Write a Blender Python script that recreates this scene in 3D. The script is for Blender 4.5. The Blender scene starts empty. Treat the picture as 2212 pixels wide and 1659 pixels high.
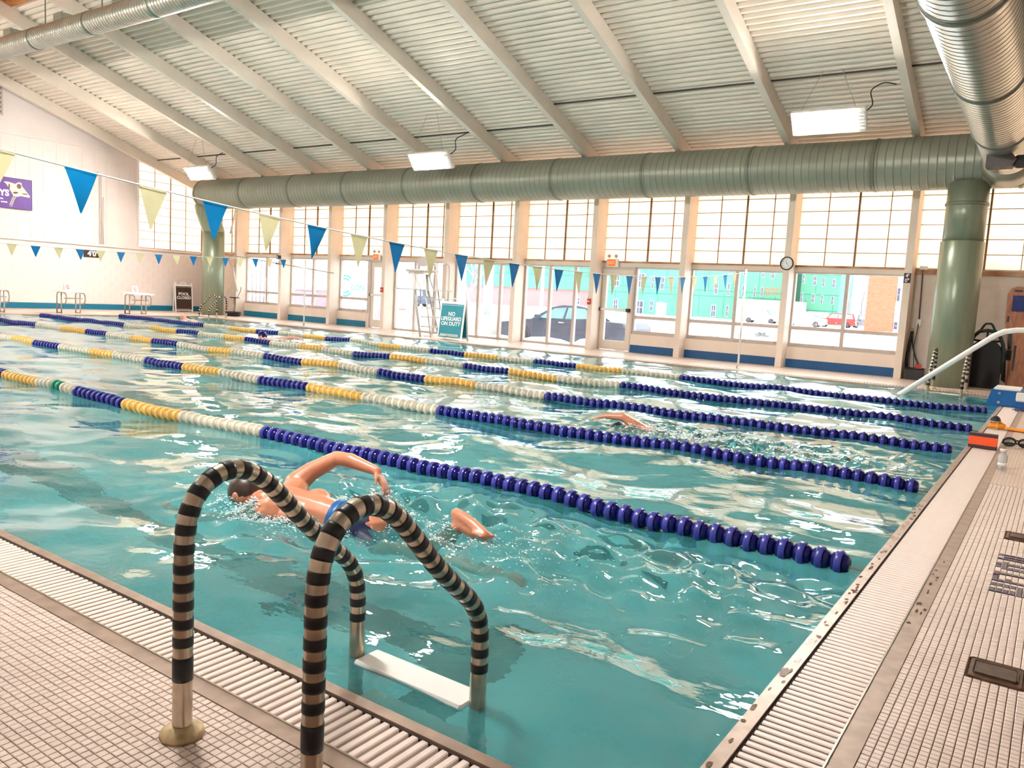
import bpy, math, random
import numpy as np
from mathutils import Vector, Matrix

random.seed(7)
rng = np.random.RandomState(11)
scene = bpy.context.scene
COL = scene.collection

# ------------------------------------------------------------------ camera
FPX, PX, PY = 1712.8, 1106.0, 829.5
ROT = np.array([[0.81918289, 0.57086908, 0.05520773],
                [0.10802954, -0.05904718, -0.99239259],
                [-0.56326638, 0.81891509, -0.11004116]])   # rows: right, down, forward
EYE = np.array([0.695, -1.70, 1.27])
cam_data = bpy.data.cameras.new('camera')
cam = bpy.data.objects.new('camera', cam_data)
COL.objects.link(cam)
cam_data.sensor_width = 36.0
cam_data.lens = 36.0 * FPX / 2212.0
cam_data.clip_start = 0.05
cam_data.clip_end = 1000
m = Matrix.Identity(4)
for i in range(3):
    m[i][0] = ROT[0, i]; m[i][1] = -ROT[1, i]; m[i][2] = -ROT[2, i]; m[i][3] = EYE[i]
cam.matrix_world = m
scene.camera = cam

# ------------------------------------------------------------------ light, exposure
scene.view_settings.view_transform = 'Standard'
scene.view_settings.look = 'None'
scene.view_settings.exposure = 1.57
scene.view_settings.gamma = 1.0
scene.view_settings.use_curve_mapping = False
scene.cycles.use_denoising = True
scene.cycles.max_bounces = 6
scene.cycles.diffuse_bounces = 3
scene.cycles.glossy_bounces = 3
scene.cycles.transmission_bounces = 4
scene.cycles.transparent_max_bounces = 6
scene.cycles.use_adaptive_sampling = True
scene.cycles.adaptive_threshold = 0.25
scene.cycles.sample_clamp_indirect = 10.0
scene.cycles.caustics_reflective = True
scene.cycles.caustics_refractive = True

SKY = 1.5
LAMP = 116.0
world = bpy.data.worlds.new('overcast_sky')
scene.world = world
world.use_nodes = True
wn = world.node_tree
bg = wn.nodes['Background']
tc = wn.nodes.new('ShaderNodeTexCoord')
nz = wn.nodes.new('ShaderNodeTexNoise'); nz.inputs['Scale'].default_value = 2.0; nz.inputs['Detail'].default_value = 3.0
wr = wn.nodes.new('ShaderNodeValToRGB')
wr.color_ramp.elements[0].position = 0.3; wr.color_ramp.elements[0].color = (0.90, 0.95, 1.0, 1)
wr.color_ramp.elements[1].position = 0.75; wr.color_ramp.elements[1].color = (1.0, 1.0, 1.0, 1)
wn.links.new(tc.outputs['Generated'], nz.inputs['Vector'])
wn.links.new(nz.outputs['Fac'], wr.inputs['Fac'])
wn.links.new(wr.outputs['Color'], bg.inputs['Color'])
bg.inputs['Strength'].default_value = SKY

# ------------------------------------------------------------------ helpers
def at(u, v, axis, val):
    """world point seen at pixel (u, v) of the 2212x1659 frame on the plane coordinate[axis] = val"""
    d = ROT.T @ np.array([u - PX, v - PY, FPX])
    t = (val - EYE[axis]) / d[axis]
    return EYE + t * d

def spline(pts, n=6):
    """Catmull-Rom through the points"""
    P = [Vector(p) for p in pts]; P = [P[0]] + P + [P[-1]]; out = []
    for i in range(1, len(P) - 2):
        for k in range(n):
            t = k / n; a, b, c, d = P[i - 1], P[i], P[i + 1], P[i + 2]
            out.append(.5 * ((2 * b) + (c - a) * t + (2 * a - 5 * b + 4 * c - d) * t * t + (3 * b - a - 3 * c + d) * t ** 3))
    out.append(P[-2]); return out

class MB:
    def __init__(s):
        s.v = []; s.f = []; s.m = []; s.sm = []
    def add(s, vs, fs, mi=0, smooth=False):
        b = len(s.v); s.v += [tuple(map(float, p)) for p in vs]
        for f in fs:
            s.f.append(tuple(b + i for i in f)); s.m.append(mi); s.sm.append(smooth)
        return s
    def box(s, x0, x1, y0, y1, z0, z1, mi=0):
        vs = [(x, y, z) for z in (z0, z1) for y in (y0, y1) for x in (x0, x1)]
        return s.add(vs, [(0, 2, 3, 1), (4, 5, 7, 6), (0, 1, 5, 4), (2, 6, 7, 3), (0, 4, 6, 2), (1, 3, 7, 5)], mi)
    def bevbox(s, x0, x1, y0, y1, z0, z1, b, mi=0):
        """box with chamfered vertical and top edges"""
        def ring(d, z):
            return [(x0 + b + 0, y0 + d, z), (x1 - b, y0 + d, z), (x1 - d, y0 + b, z), (x1 - d, y1 - b, z),
                    (x1 - b, y1 - d, z), (x0 + b, y1 - d, z), (x0 + d, y1 - b, z), (x0 + d, y0 + b, z)]
        rs = [ring(b * .6, z0), ring(0, z0 + b), ring(0, z1 - b), ring(b * .6, z1)]
        vs = [p for r in rs for p in r]
        fs = [tuple(range(7, -1, -1)), tuple(range(24, 32))]
        for k in range(3):
            for i in range(8):
                j = (i + 1) % 8
                fs.append((k * 8 + i, k * 8 + j, k * 8 + 8 + j, k * 8 + 8 + i))
        return s.add(vs, fs, mi)
    def prism(s, poly, a0, a1, axis='y', mi=0, cap=True, scale1=None):
        """extrude a 2-D polygon along an axis; poly given in the two other coordinates (xz for y, yz for x, xy for z)"""
        n = len(poly)
        def P(p, a):
            return (p[0], a, p[1]) if axis == 'y' else (a, p[0], p[1]) if axis == 'x' else (p[0], p[1], a)
        poly1 = scale1 if scale1 is not None else poly
        vs = [P(p, a0) for p in poly] + [P(p, a1) for p in poly1]
        fs = [(i, (i + 1) % n, n + (i + 1) % n, n + i) for i in range(n)]
        if cap:
            fs += [tuple(range(n - 1, -1, -1)), tuple(range(n, 2 * n))]
        return s.add(vs, fs, mi)
    def tube(s, path, r, n=10, mi=0, cap=True, closed=False, smooth=True, ry=None):
        pts = [Vector(p) for p in path]; k = len(pts)
        rr = r if isinstance(r, (list, tuple)) else [r] * k
        vs = []; up = None
        for i in range(k):
            if closed: t = pts[(i + 1) % k] - pts[i - 1]
            elif i == 0: t = pts[1] - pts[0]
            elif i == k - 1: t = pts[-1] - pts[-2]
            else: t = (pts[i + 1] - pts[i]).normalized() + (pts[i] - pts[i - 1]).normalized()
            t.normalize()
            if up is None:
                up = Vector((0, 0, 1)) if abs(t.z) < .9 else Vector((1, 0, 0))
            a = up - t * up.dot(t)
            if a.length < 1e-6: a = t.orthogonal()
            a.normalize(); b = t.cross(a); up = a
            for j in range(n):
                th = 2 * math.pi * j / n
                vs.append(pts[i] + a * (math.cos(th) * rr[i]) + b * (math.sin(th) * (ry or rr[i])))
        fs = []
        for i in range(k if closed else k - 1):
            for j in range(n):
                i2 = (i + 1) % k; j2 = (j + 1) % n
                fs.append((i * n + j, i * n + j2, i2 * n + j2, i2 * n + j))
        s.add(vs, fs, mi, smooth)
        if cap and not closed:
            b0 = len(s.v) - k * n
            s.f.append(tuple(b0 + j for j in range(n - 1, -1, -1))); s.m.append(mi); s.sm.append(False)
            s.f.append(tuple(b0 + (k - 1) * n + j for j in range(n))); s.m.append(mi); s.sm.append(False)
        return s
    def lathe(s, prof, n=16, origin=(0, 0, 0), axis='z', mi=0, smooth=True, mis=None):
        """prof: list of (radius, height)"""
        vs = []
        for (r, h) in prof:
            for j in range(n):
                th = 2 * math.pi * j / n; c, q = r * math.cos(th), r * math.sin(th)
                p = (c, q, h) if axis == 'z' else (h, c, q) if axis == 'x' else (q, h, c)
                vs.append((p[0] + origin[0], p[1] + origin[1], p[2] + origin[2]))
        b = len(s.v); s.v += vs
        for i in range(len(prof) - 1):
            for j in range(n):
                j2 = (j + 1) % n
                s.f.append((b + i * n + j, b + i * n + j2, b + (i + 1) * n + j2, b + (i + 1) * n + j))
                s.m.append(mis[i] if mis else mi); s.sm.append(smooth)
        if prof[0][0] > 1e-5:
            s.f.append(tuple(b + j for j in range(n - 1, -1, -1))); s.m.append(mis[0] if mis else mi); s.sm.append(False)
        if prof[-1][0] > 1e-5:
            s.f.append(tuple(b + (len(prof) - 1) * n + j for j in range(n))); s.m.append(mis[-1] if mis else mi); s.sm.append(False)
        return s
    def ball(s, c, r, n=8, mi=0, sc=(1, 1, 1)):
        vs = []; fs = []; k = max(3, n // 2)
        for i in range(k + 1):
            ph = math.pi * i / k
            for j in range(n):
                th = 2 * math.pi * j / n
                vs.append((c[0] + r * sc[0] * math.sin(ph) * math.cos(th), c[1] + r * sc[1] * math.sin(ph) * math.sin(th), c[2] + r * sc[2] * math.cos(ph)))
        for i in range(k):
            for j in range(n):
                j2 = (j + 1) % n
                fs.append((i * n + j, (i + 1) * n + j, (i + 1) * n + j2, i * n + j2))
        return s.add(vs, fs, mi, True)
    def mesh(s, name):
        me = bpy.data.meshes.new(name)
        me.from_pydata(s.v, [], s.f)
        me.polygons.foreach_set('material_index', s.m)
        me.polygons.foreach_set('use_smooth', s.sm)
        me.update()
        return me

def link(name, me, mats, parent=None, loc=None, rz=0):
    if mats is not None and not me.materials:
        for mt in (mats if isinstance(mats, (list, tuple)) else [mats]):
            me.materials.append(mt)
    o = bpy.data.objects.new(name, me)
    COL.objects.link(o)
    if parent is not None: o.parent = parent
    if loc is not None: o.location = loc
    if rz: o.rotation_euler = (0, 0, rz)
    return o

def obj(name, mb, mats, parent=None, loc=None, rz=0):
    return link(name, mb.mesh(name), mats, parent, loc, rz)

def tag(o, label=None, cat=None, group=None, kind=None):
    if label: o['label'] = label
    if cat: o['category'] = cat
    if group: o['group'] = group
    if kind: o['kind'] = kind
    return o

def thing(name, label, cat, loc=(0, 0, 0), rz=0, group=None, kind=None):
    o = bpy.data.objects.new(name, None)
    o.empty_display_size = .1
    COL.objects.link(o); o.location = loc; o.rotation_euler = (0, 0, rz)
    return tag(o, label, cat, group, kind)

def struct(name, label=None, cat=None):
    o = bpy.data.objects.new(name, None); COL.objects.link(o)
    return tag(o, label, cat, None, 'structure')

def copy_tree(o, parent=None):
    c = o.copy(); COL.objects.link(c)
    c.parent = parent
    for ch in [x for x in o.children]:
        copy_tree(ch, c)
    return c

def text_mesh(body, size, depth=.002, bold=0.0, align='CENTER', spacing=1.0):
    cu = bpy.data.curves.new('lettering', 'FONT')
    cu.body = body; cu.size = size; cu.extrude = depth; cu.offset = bold
    cu.align_x = align; cu.align_y = 'CENTER'; cu.space_line = spacing; cu.resolution_u = 3
    t = bpy.data.objects.new('lettering', cu); COL.objects.link(t)
    dg = bpy.context.evaluated_depsgraph_get()
    me = bpy.data.meshes.new_from_object(t.evaluated_get(dg))
    bpy.data.objects.remove(t); bpy.data.curves.remove(cu)
    return me

def lettering(body, size, mat, parent, loc, rot, depth=.002, bold=0.0, spacing=1.0, align='CENTER', sx=1.0, name='lettering'):
    me = text_mesh(body, size, depth, bold, align, spacing)
    o = link(name, me, mat, parent, loc)
    o.rotation_euler = rot; o.scale = (sx, 1, 1)
    return o

# ------------------------------------------------------------------ materials
def srgb(r, g, b):
    f = lambda c: ((c / 255) / 12.92) if c / 255 <= .04045 else (((c / 255) + .055) / 1.055) ** 2.4
    return (f(r), f(g), f(b))

MATS = {}
def mat(name, col, rough=.5, metal=0.0, var=0.0, scale=6.0, bump=0.0, bscale=40.0, spec=.5, stretch=(1, 1, 1), col2=None, **kw):
    if name in MATS: return MATS[name]
    M = bpy.data.materials.new(name); M.use_nodes = True
    nt = M.node_tree; b = nt.nodes['Principled BSDF']
    b.inputs['Base Color'].default_value = (*col, 1)
    b.inputs['Roughness'].default_value = rough
    b.inputs['Metallic'].default_value = metal
    b.inputs['Specular IOR Level'].default_value = spec
    for k, v in kw.items(): b.inputs[k].default_value = v
    co = nt.nodes.new('ShaderNodeTexCoord'); mp = nt.nodes.new('ShaderNodeMapping')
    mp.inputs['Scale'].default_value = stretch
    nt.links.new(co.outputs['Object'], mp.inputs['Vector'])
    n1 = nt.nodes.new('ShaderNodeTexNoise'); n1.inputs['Scale'].default_value = scale; n1.inputs['Detail'].default_value = 1.5
    nt.links.new(mp.outputs['Vector'], n1.inputs['Vector'])
    r = nt.nodes.new('ShaderNodeValToRGB')
    c2 = col2 or tuple(max(0, c * (1 - var)) for c in col)
    r.color_ramp.elements[0].position = .35; r.color_ramp.elements[1].position = .65
    r.color_ramp.elements[0].color = (*c2, 1); r.color_ramp.elements[1].color = (*col, 1)
    nt.links.new(n1.outputs['Fac'], r.inputs['Fac'])
    nt.links.new(r.outputs['Color'], b.inputs['Base Color'])
    if bump:
        n2 = nt.nodes.new('ShaderNodeTexNoise'); n2.inputs['Scale'].default_value = bscale
        nt.links.new(mp.outputs['Vector'], n2.inputs['Vector'])
        bp = nt.nodes.new('ShaderNodeBump'); bp.inputs['Strength'].default_value = bump; bp.inputs['Distance'].default_value = .01
        nt.links.new(n2.outputs['Fac'], bp.inputs['Height'])
        nt.links.new(bp.outputs['Normal'], b.inputs['Normal'])
    MATS[name] = M
    return M

def emit(name, col, strength):
    M = bpy.data.materials.new(name); M.use_nodes = True
    nt = M.node_tree; nt.nodes.clear()
    e = nt.nodes.new('ShaderNodeEmission'); o = nt.nodes.new('ShaderNodeOutputMaterial')
    e.inputs['Color'].default_value = (*col, 1); e.inputs['Strength'].default_value = strength
    nt.links.new(e.outputs[0], o.inputs['Surface'])
    return M

def glass_mat(name, tint=(.96, .98, .98), haze=0.0):
    M = bpy.data.materials.new(name); M.use_nodes = True
    nt = M.node_tree; nt.nodes.clear()
    o = nt.nodes.new('ShaderNodeOutputMaterial')
    tr = nt.nodes.new('ShaderNodeBsdfTransparent'); tr.inputs['Color'].default_value = (*tint, 1)
    gl = nt.nodes.new('ShaderNodeBsdfGlossy'); gl.inputs['Roughness'].default_value = .01
    lw = nt.nodes.new('ShaderNodeLayerWeight'); lw.inputs['Blend'].default_value = .5
    p5 = nt.nodes.new('ShaderNodeMath'); p5.operation = 'POWER'; p5.inputs[1].default_value = 5.0
    fr = nt.nodes.new('ShaderNodeMath'); fr.operation = 'MULTIPLY_ADD'; fr.inputs[1].default_value = .8; fr.inputs[2].default_value = .02
    nt.links.new(lw.outputs['Facing'], p5.inputs[0]); nt.links.new(p5.outputs[0], fr.inputs[0])
    mx = nt.nodes.new('ShaderNodeMixShader')
    nt.links.new(fr.outputs[0], mx.inputs['Fac']); nt.links.new(tr.outputs[0], mx.inputs[1]); nt.links.new(gl.outputs[0], mx.inputs[2])
    if haze:
        tl = nt.nodes.new('ShaderNodeBsdfTranslucent'); tl.inputs['Color'].default_value = (.95, .96, 1, 1)
        m2 = nt.nodes.new('ShaderNodeMixShader'); m2.inputs['Fac'].default_value = haze
        nt.links.new(mx.outputs[0], m2.inputs[1]); nt.links.new(tl.outputs[0], m2.inputs[2])
        nt.links.new(m2.outputs[0], o.inputs['Surface'])
    else:
        nt.links.new(mx.outputs[0], o.inputs['Surface'])
    return M

def panel_mat():
    M = bpy.data.materials.new('translucent_panel'); M.use_nodes = True
    nt = M.node_tree; nt.nodes.clear()
    o = nt.nodes.new('ShaderNodeOutputMaterial')
    co = nt.nodes.new('ShaderNodeTexCoord')
    n1 = nt.nodes.new('ShaderNodeTexNoise'); n1.inputs['Scale'].default_value = 1.3; n1.inputs['Detail'].default_value = 3
    r = nt.nodes.new('ShaderNodeValToRGB')
    r.color_ramp.elements[0].color = (.96, .78, .60, 1); r.color_ramp.elements[1].color = (1.0, .86, .71, 1)
    nt.links.new(co.outputs['Object'], n1.inputs['Vector']); nt.links.new(n1.outputs['Fac'], r.inputs['Fac'])
    tl = nt.nodes.new('ShaderNodeBsdfTranslucent'); df = nt.nodes.new('ShaderNodeBsdfDiffuse')
    nt.links.new(r.outputs['Color'], tl.inputs['Color']); df.inputs['Color'].default_value = (.9, .86, .8, 1)
    mx = nt.nodes.new('ShaderNodeMixShader'); mx.inputs['Fac'].default_value = .22
    nt.links.new(tl.outputs[0], mx.inputs[1]); nt.links.new(df.outputs[0], mx.inputs[2])
    gl = nt.nodes.new('ShaderNodeBsdfGlossy'); gl.inputs['Roughness'].default_value = .25
    m2 = nt.nodes.new('ShaderNodeMixShader'); m2.inputs['Fac'].default_value = .04
    nt.links.new(mx.outputs[0], m2.inputs[1]); nt.links.new(gl.outputs[0], m2.inputs[2])
    nt.links.new(m2.outputs[0], o.inputs['Surface'])
    return M

def tile_field_mat():
    """small square mosaic tile with grout lines, for the deck beyond the built tiles"""
    M = bpy.data.materials.new('mosaic_deck'); M.use_nodes = True
    nt = M.node_tree; b = nt.nodes['Principled BSDF']
    co = nt.nodes.new('ShaderNodeTexCoord')
    br = nt.nodes.new('ShaderNodeTexBrick'); br.offset = 0.0
    br.inputs['Scale'].default_value = 1.0
    br.inputs['Brick Width'].default_value = .0275; br.inputs['Row Height'].default_value = .0275
    br.inputs['Mortar Size'].default_value = .0016
    br.inputs['Color1'].default_value = (*srgb(226, 205, 190), 1); br.inputs['Color2'].default_value = (*srgb(214, 192, 176), 1)
    br.inputs['Mortar'].default_value = (*srgb(170, 138, 118), 1)
    nt.links.new(co.outputs['Object'], br.inputs['Vector'])
    nt.links.new(br.outputs['Color'], b.inputs['Base Color'])
    b.inputs['Roughness'].default_value = .35
    return M

def water_mat():
    M = bpy.data.materials.new('pool_water'); M.use_nodes = True
    nt = M.node_tree; nt.nodes.clear()
    o = nt.nodes.new('ShaderNodeOutputMaterial')
    co = nt.nodes.new('ShaderNodeTexCoord')
    n1 = nt.nodes.new('ShaderNodeTexNoise'); n1.inputs['Scale'].default_value = 5.0; n1.inputs['Detail'].default_value = 3; n1.inputs['Roughness'].default_value = .55
    mp = nt.nodes.new('ShaderNodeMapping'); mp.inputs['Scale'].default_value = (1.0, 1.5, 1)
    nt.links.new(co.outputs['Object'], mp.inputs['Vector']); nt.links.new(mp.outputs['Vector'], n1.inputs['Vector'])
    bp = nt.nodes.new('ShaderNodeBump'); bp.inputs['Strength'].default_value = .10; bp.inputs['Distance'].default_value = .05
    nt.links.new(n1.outputs['Fac'], bp.inputs['Height'])
    rf = nt.nodes.new('ShaderNodeBsdfRefraction'); rf.inputs['IOR'].default_value = 1.333; rf.inputs['Roughness'].default_value = 0.0
    rf.inputs['Color'].default_value = (.74, .97, .99, 1)
    gl = nt.nodes.new('ShaderNodeBsdfGlossy'); gl.inputs['Roughness'].default_value = .02; gl.inputs['Color'].default_value = (1, 1, 1, 1)
    fr = nt.nodes.new('ShaderNodeFresnel'); fr.inputs['IOR'].default_value = 1.46
    for nd in (rf, gl, fr): nt.links.new(bp.outputs['Normal'], nd.inputs['Normal'])
    # slightly cloudy water: part of the light is scattered back before it reaches the basin
    n3 = nt.nodes.new('ShaderNodeTexNoise'); n3.inputs['Scale'].default_value = 1.6; n3.inputs['Detail'].default_value = 4
    nt.links.new(co.outputs['Object'], n3.inputs['Vector'])
    cr = nt.nodes.new('ShaderNodeValToRGB'); cr.color_ramp.elements[0].position = .3; cr.color_ramp.elements[1].position = .75
    cr.color_ramp.elements[0].color = (.11,) * 3 + (1,); cr.color_ramp.elements[1].color = (.26,) * 3 + (1,)
    nt.links.new(n3.outputs['Fac'], cr.inputs['Fac'])
    df = nt.nodes.new('ShaderNodeBsdfDiffuse'); df.inputs['Color'].default_value = (.13, .76, .80, 1)
    m0 = nt.nodes.new('ShaderNodeMixShader'); nt.links.new(cr.outputs['Color'], m0.inputs['Fac'])
    nt.links.new(rf.outputs[0], m0.inputs[1]); nt.links.new(df.outputs[0], m0.inputs[2])
    mx = nt.nodes.new('ShaderNodeMixShader')
    nt.links.new(fr.outputs[0], mx.inputs['Fac']); nt.links.new(m0.outputs[0], mx.inputs[1]); nt.links.new(gl.outputs[0], mx.inputs[2])
    nt.links.new(mx.outputs[0], o.inputs['Surface'])
    return M

WHITE = mat('white_paint', srgb(238, 226, 221), .55, var=.04, scale=2)
WARMW = mat('warm_white_paint', srgb(240, 222, 206), .5, var=.06, scale=3)
BEIGE = mat('beige_steel', srgb(232, 218, 203), .45, var=.05, scale=3)
DECKW = mat('roof_deck_paint', srgb(247, 235, 220), .5, var=.08, scale=1.5)
FRAME = mat('window_frame', srgb(205, 190, 180), .45, var=.06, scale=5)
MUNT = mat('brown_muntin', srgb(150, 112, 80), .6, var=.25, scale=3)
RUST = mat('rusty_rail', srgb(205, 170, 135), .6, col2=srgb(165, 95, 45), scale=2.2)
PANEL = panel_mat()
GLASS = glass_mat('window_glass')
BLUE = mat('blue_base_paint', srgb(0, 82, 140), .4, var=.12, scale=3)
TEALB = mat('teal_base_paint', srgb(0, 118, 152), .4, var=.12, scale=3)
DUCT = mat('galvanized_duct', srgb(152, 154, 138), .36, metal=.2, var=.10, scale=2)
SEAM = mat('duct_seam', srgb(120, 124, 112), .4, metal=.3)
GALV = mat('bright_galvanized', srgb(196, 196, 184), .28, metal=.75, var=.15, scale=3)
STEEL = mat('stainless_steel', srgb(200, 190, 178), .3, metal=.85, var=.18, scale=9)
DULL = mat('dull_steel_edge', srgb(176, 152, 136), .42, metal=.35, var=.2, scale=14)
SLAT = mat('grate_plastic', srgb(240, 222, 212), .45, var=.05, scale=8)
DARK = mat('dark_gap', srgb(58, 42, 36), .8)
GROUT = mat('grout', srgb(142, 108, 88), .85, var=.3, scale=5)
TILE = mat('mosaic_tile', srgb(232, 212, 200), .33, var=.10, scale=3)
TILEB = mat('navy_tile', srgb(70, 66, 92), .3, var=.2, scale=20)
TILEF = tile_field_mat()
BLACK = mat('black_rubber', srgb(28, 28, 32), .45, var=.3, scale=30)
BASIN = mat('pool_plaster', srgb(184, 240, 246), .6, var=.10, scale=1.2)
LANE = mat('lane_line', srgb(8, 14, 22), .6, var=.2)
WATER = water_mat()
NAVY = mat('rope_navy', srgb(10, 10, 88), .12, var=.1)
NAVYL = mat('rope_navy_rim', srgb(58, 60, 152), .3, var=.1)
YEL = mat('rope_yellow', srgb(228, 172, 78), .3, var=.1)
YELL = mat('rope_yellow_rim', srgb(238, 196, 116), .35, var=.1)
CREAM = mat('rope_white', srgb(196, 188, 168), .3, var=.1)
CREAML = mat('rope_white_rim', srgb(218, 210, 192), .35, var=.1)
GRN = mat('rope_green', srgb(0, 110, 84), .2); GRNL = mat('rope_green_rim', srgb(40, 150, 116), .3)
def cloth(name, col):
    M = bpy.data.materials.new(name); M.use_nodes = True
    nt = M.node_tree; b = nt.nodes['Principled BSDF']; o = nt.nodes['Material Output']
    co = nt.nodes.new('ShaderNodeTexCoord'); n1 = nt.nodes.new('ShaderNodeTexNoise'); n1.inputs['Scale'].default_value = 12
    r = nt.nodes.new('ShaderNodeValToRGB'); r.color_ramp.elements[0].color = (*[c * .88 for c in col], 1); r.color_ramp.elements[1].color = (*col, 1)
    nt.links.new(co.outputs['Object'], n1.inputs['Vector']); nt.links.new(n1.outputs['Fac'], r.inputs['Fac'])
    b.inputs['Roughness'].default_value = .35
    tl = nt.nodes.new('ShaderNodeBsdfTranslucent'); mx = nt.nodes.new('ShaderNodeMixShader'); mx.inputs['Fac'].default_value = .5
    nt.links.new(r.outputs['Color'], b.inputs['Base Color']); nt.links.new(r.outputs['Color'], tl.inputs['Color'])
    nt.links.new(b.outputs[0], mx.inputs[1]); nt.links.new(tl.outputs[0], mx.inputs[2]); nt.links.new(mx.outputs[0], o.inputs['Surface'])
    return M
PBLUE = cloth('pennant_blue', srgb(0, 148, 208))
PCREAM = cloth('pennant_cream', srgb(238, 232, 196))
CORD = mat('white_cord', srgb(230, 226, 216), .6)
WPLAST = mat('white_plastic', srgb(242, 238, 232), .35)
SNOW = mat('snow', (.95, .95, .98), .9, var=.05, scale=.4)
RED = mat('red_plastic', srgb(206, 60, 44), .4)
INK = mat('black_ink', srgb(30, 24, 24), .5)
LETW = mat('white_letters', srgb(250, 248, 244), .5)

RIDGE_Y = 7.2
SLOPE = .337
def deck_z(y):
    """underside of the roof deck"""
    return 4.92 + SLOPE * (16.4 - y) if y >= RIDGE_Y else 4.92 + SLOPE * (16.4 - (2 * RIDGE_Y - y))
XL, XR, YW, YN = -27.2, 4.5, 17.0, -2.6
CX = [-24.43 + 2.476 * i for i in range(10)]
CW = .14

# ------------------------------------------------------------------ ceiling: corrugated deck, rafters, ridge
ceiling = struct('ceiling')
def deck_sheet(x0, x1, ya, yb):
    """ribs run along x; ya is the low (eave) side"""
    mb = MB(); L = abs(yb - ya); n = int(L / .15); sgn = 1 if yb > ya else -1
    prof = []
    for k in range(n + 1):
        for d, h in ((0, 0), (.045, 0), (.060, .065), (.135, .065)):
            t = k * .15 + d
            if t <= L: prof.append((t, h))
    vs = []; 
    for (t, h) in prof:
        y = ya + sgn * t; z = deck_z(y) + h
        vs += [(x0, y, z), (x1, y, z)]
    fs = [(2 * i, 2 * i + 1, 2 * i + 3, 2 * i + 2) for i in range(len(prof) - 1)]
    # upper skin so that the roof has thickness
    b = len(vs)
    vs += [(x0, ya, deck_z(ya) + .16), (x1, ya, deck_z(ya) + .16), (x0, yb, deck_z(yb) + .16), (x1, yb, deck_z(yb) + .16)]
    fs.append((b, b + 2, b + 3, b + 1))
    return mb.add(vs, fs)
edges = [XL] + [c + CW / 2 for c in CX] + [CX[-1] + CW / 2 + 2.476, XR]
for i in range(len(edges) - 1):
    obj('roof_panel', deck_sheet(edges[i], edges[i + 1], 17.15, 8.05), DECKW, ceiling)
    obj('roof_panel', deck_sheet(edges[i], edges[i + 1], -2.75, 6.35), DECKW, ceiling)
WOOD = mat('orange_wood', srgb(232, 150, 78), .5, col2=srgb(196, 110, 50), scale=4, stretch=(1, 8, 8))
for k in range(13):       # timber ceiling along the ridge, one board after the other
    for s in (0, 1):
        y0 = RIDGE_Y + .065 * k; y1 = y0 + .061
        if s: y0, y1 = 2 * RIDGE_Y - y1, 2 * RIDGE_Y - y0
        z0, z1 = deck_z(y0) + .08, deck_z(y1) + .08
        obj('ridge_board', MB().prism([(y0, z0), (y1, z1), (y1, z1 + .03), (y0, z0 + .03)], XL, XR, 'x'), WOOD, ceiling)
rafter_x = [c for c in CX] + [CX[0] - 2.476 + .05, CX[-1] + 2.476, CX[-1] + 4.95]
RD = .34
raf = MB()
for (ya, yb) in ((17.0, RIDGE_Y), (-2.6, RIDGE_Y)):
    raf.prism([(ya, deck_z(ya) - RD), (yb, deck_z(yb) - RD), (yb, deck_z(yb) + .0), (ya, deck_z(ya) + .0)], 0, CW, 'x')
rme = raf.mesh('rafter')
for x in rafter_x:
    link('rafter', rme, BEIGE, ceiling, (x, 0, 0))
# conduit lines on the deck
blk = mat('black_conduit', srgb(60, 54, 50), .5)
con = MB().box(XL + .1, CX[6], 14.86, 14.89, deck_z(14.87) - .03, deck_z(14.87))
obj('conduit', con, blk, ceiling)
obj('conduit', MB().box(CX[6], XR, 14.08, 14.11, deck_z(14.09) - .03, deck_z(14.09)), blk, ceiling)

# ------------------------------------------------------------------ window wall (far side)
wall = struct('wall_back')
colm = MB().box(0, CW, 16.5, YW + .1, 0, deck_z(16.75) - .02)
cme = colm.mesh('column')
for c in CX + [CX[0] - 2.476 + .05]:
    if c > -26: link('column', cme, WARMW, wall, (c, 0, 0))
SILL_Y = 16.86
def low_wall(x0, x1, name='sill_wall'):
    obj(name, MB().box(x0, x1, SILL_Y, YW + .15, 0, .47), WARMW, wall)
    obj('base_stripe', MB().box(x0 + .001, x1 - .001, SILL_Y - .012, SILL_Y - .001, 0.0, .195), BLUE if x0 > -10 else TEALB, wall)
DOOR2 = (-17.95, -17.0); DOOR6 = (-9.5, -8.45)
bays = [(CX[i] + CW, CX[i + 1]) for i in range(9)]
for i, (a, b) in enumerate(bays):
    if i in (0, 1, 7, 8): low_wall(a, b)
low_wall(bays[2][0], -18.0); low_wall(-8.45, bays[6][1])
for (a, b) in bays:       # header between windows and translucent panels
    obj('header', MB().box(a, b, YW - .06, YW + .12, 2.18, 2.31), BEIGE, wall)
    obj('header_rail', MB().box(a, b, YW - .10, YW - .061, 2.285, 2.325), RUST, wall)
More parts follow.
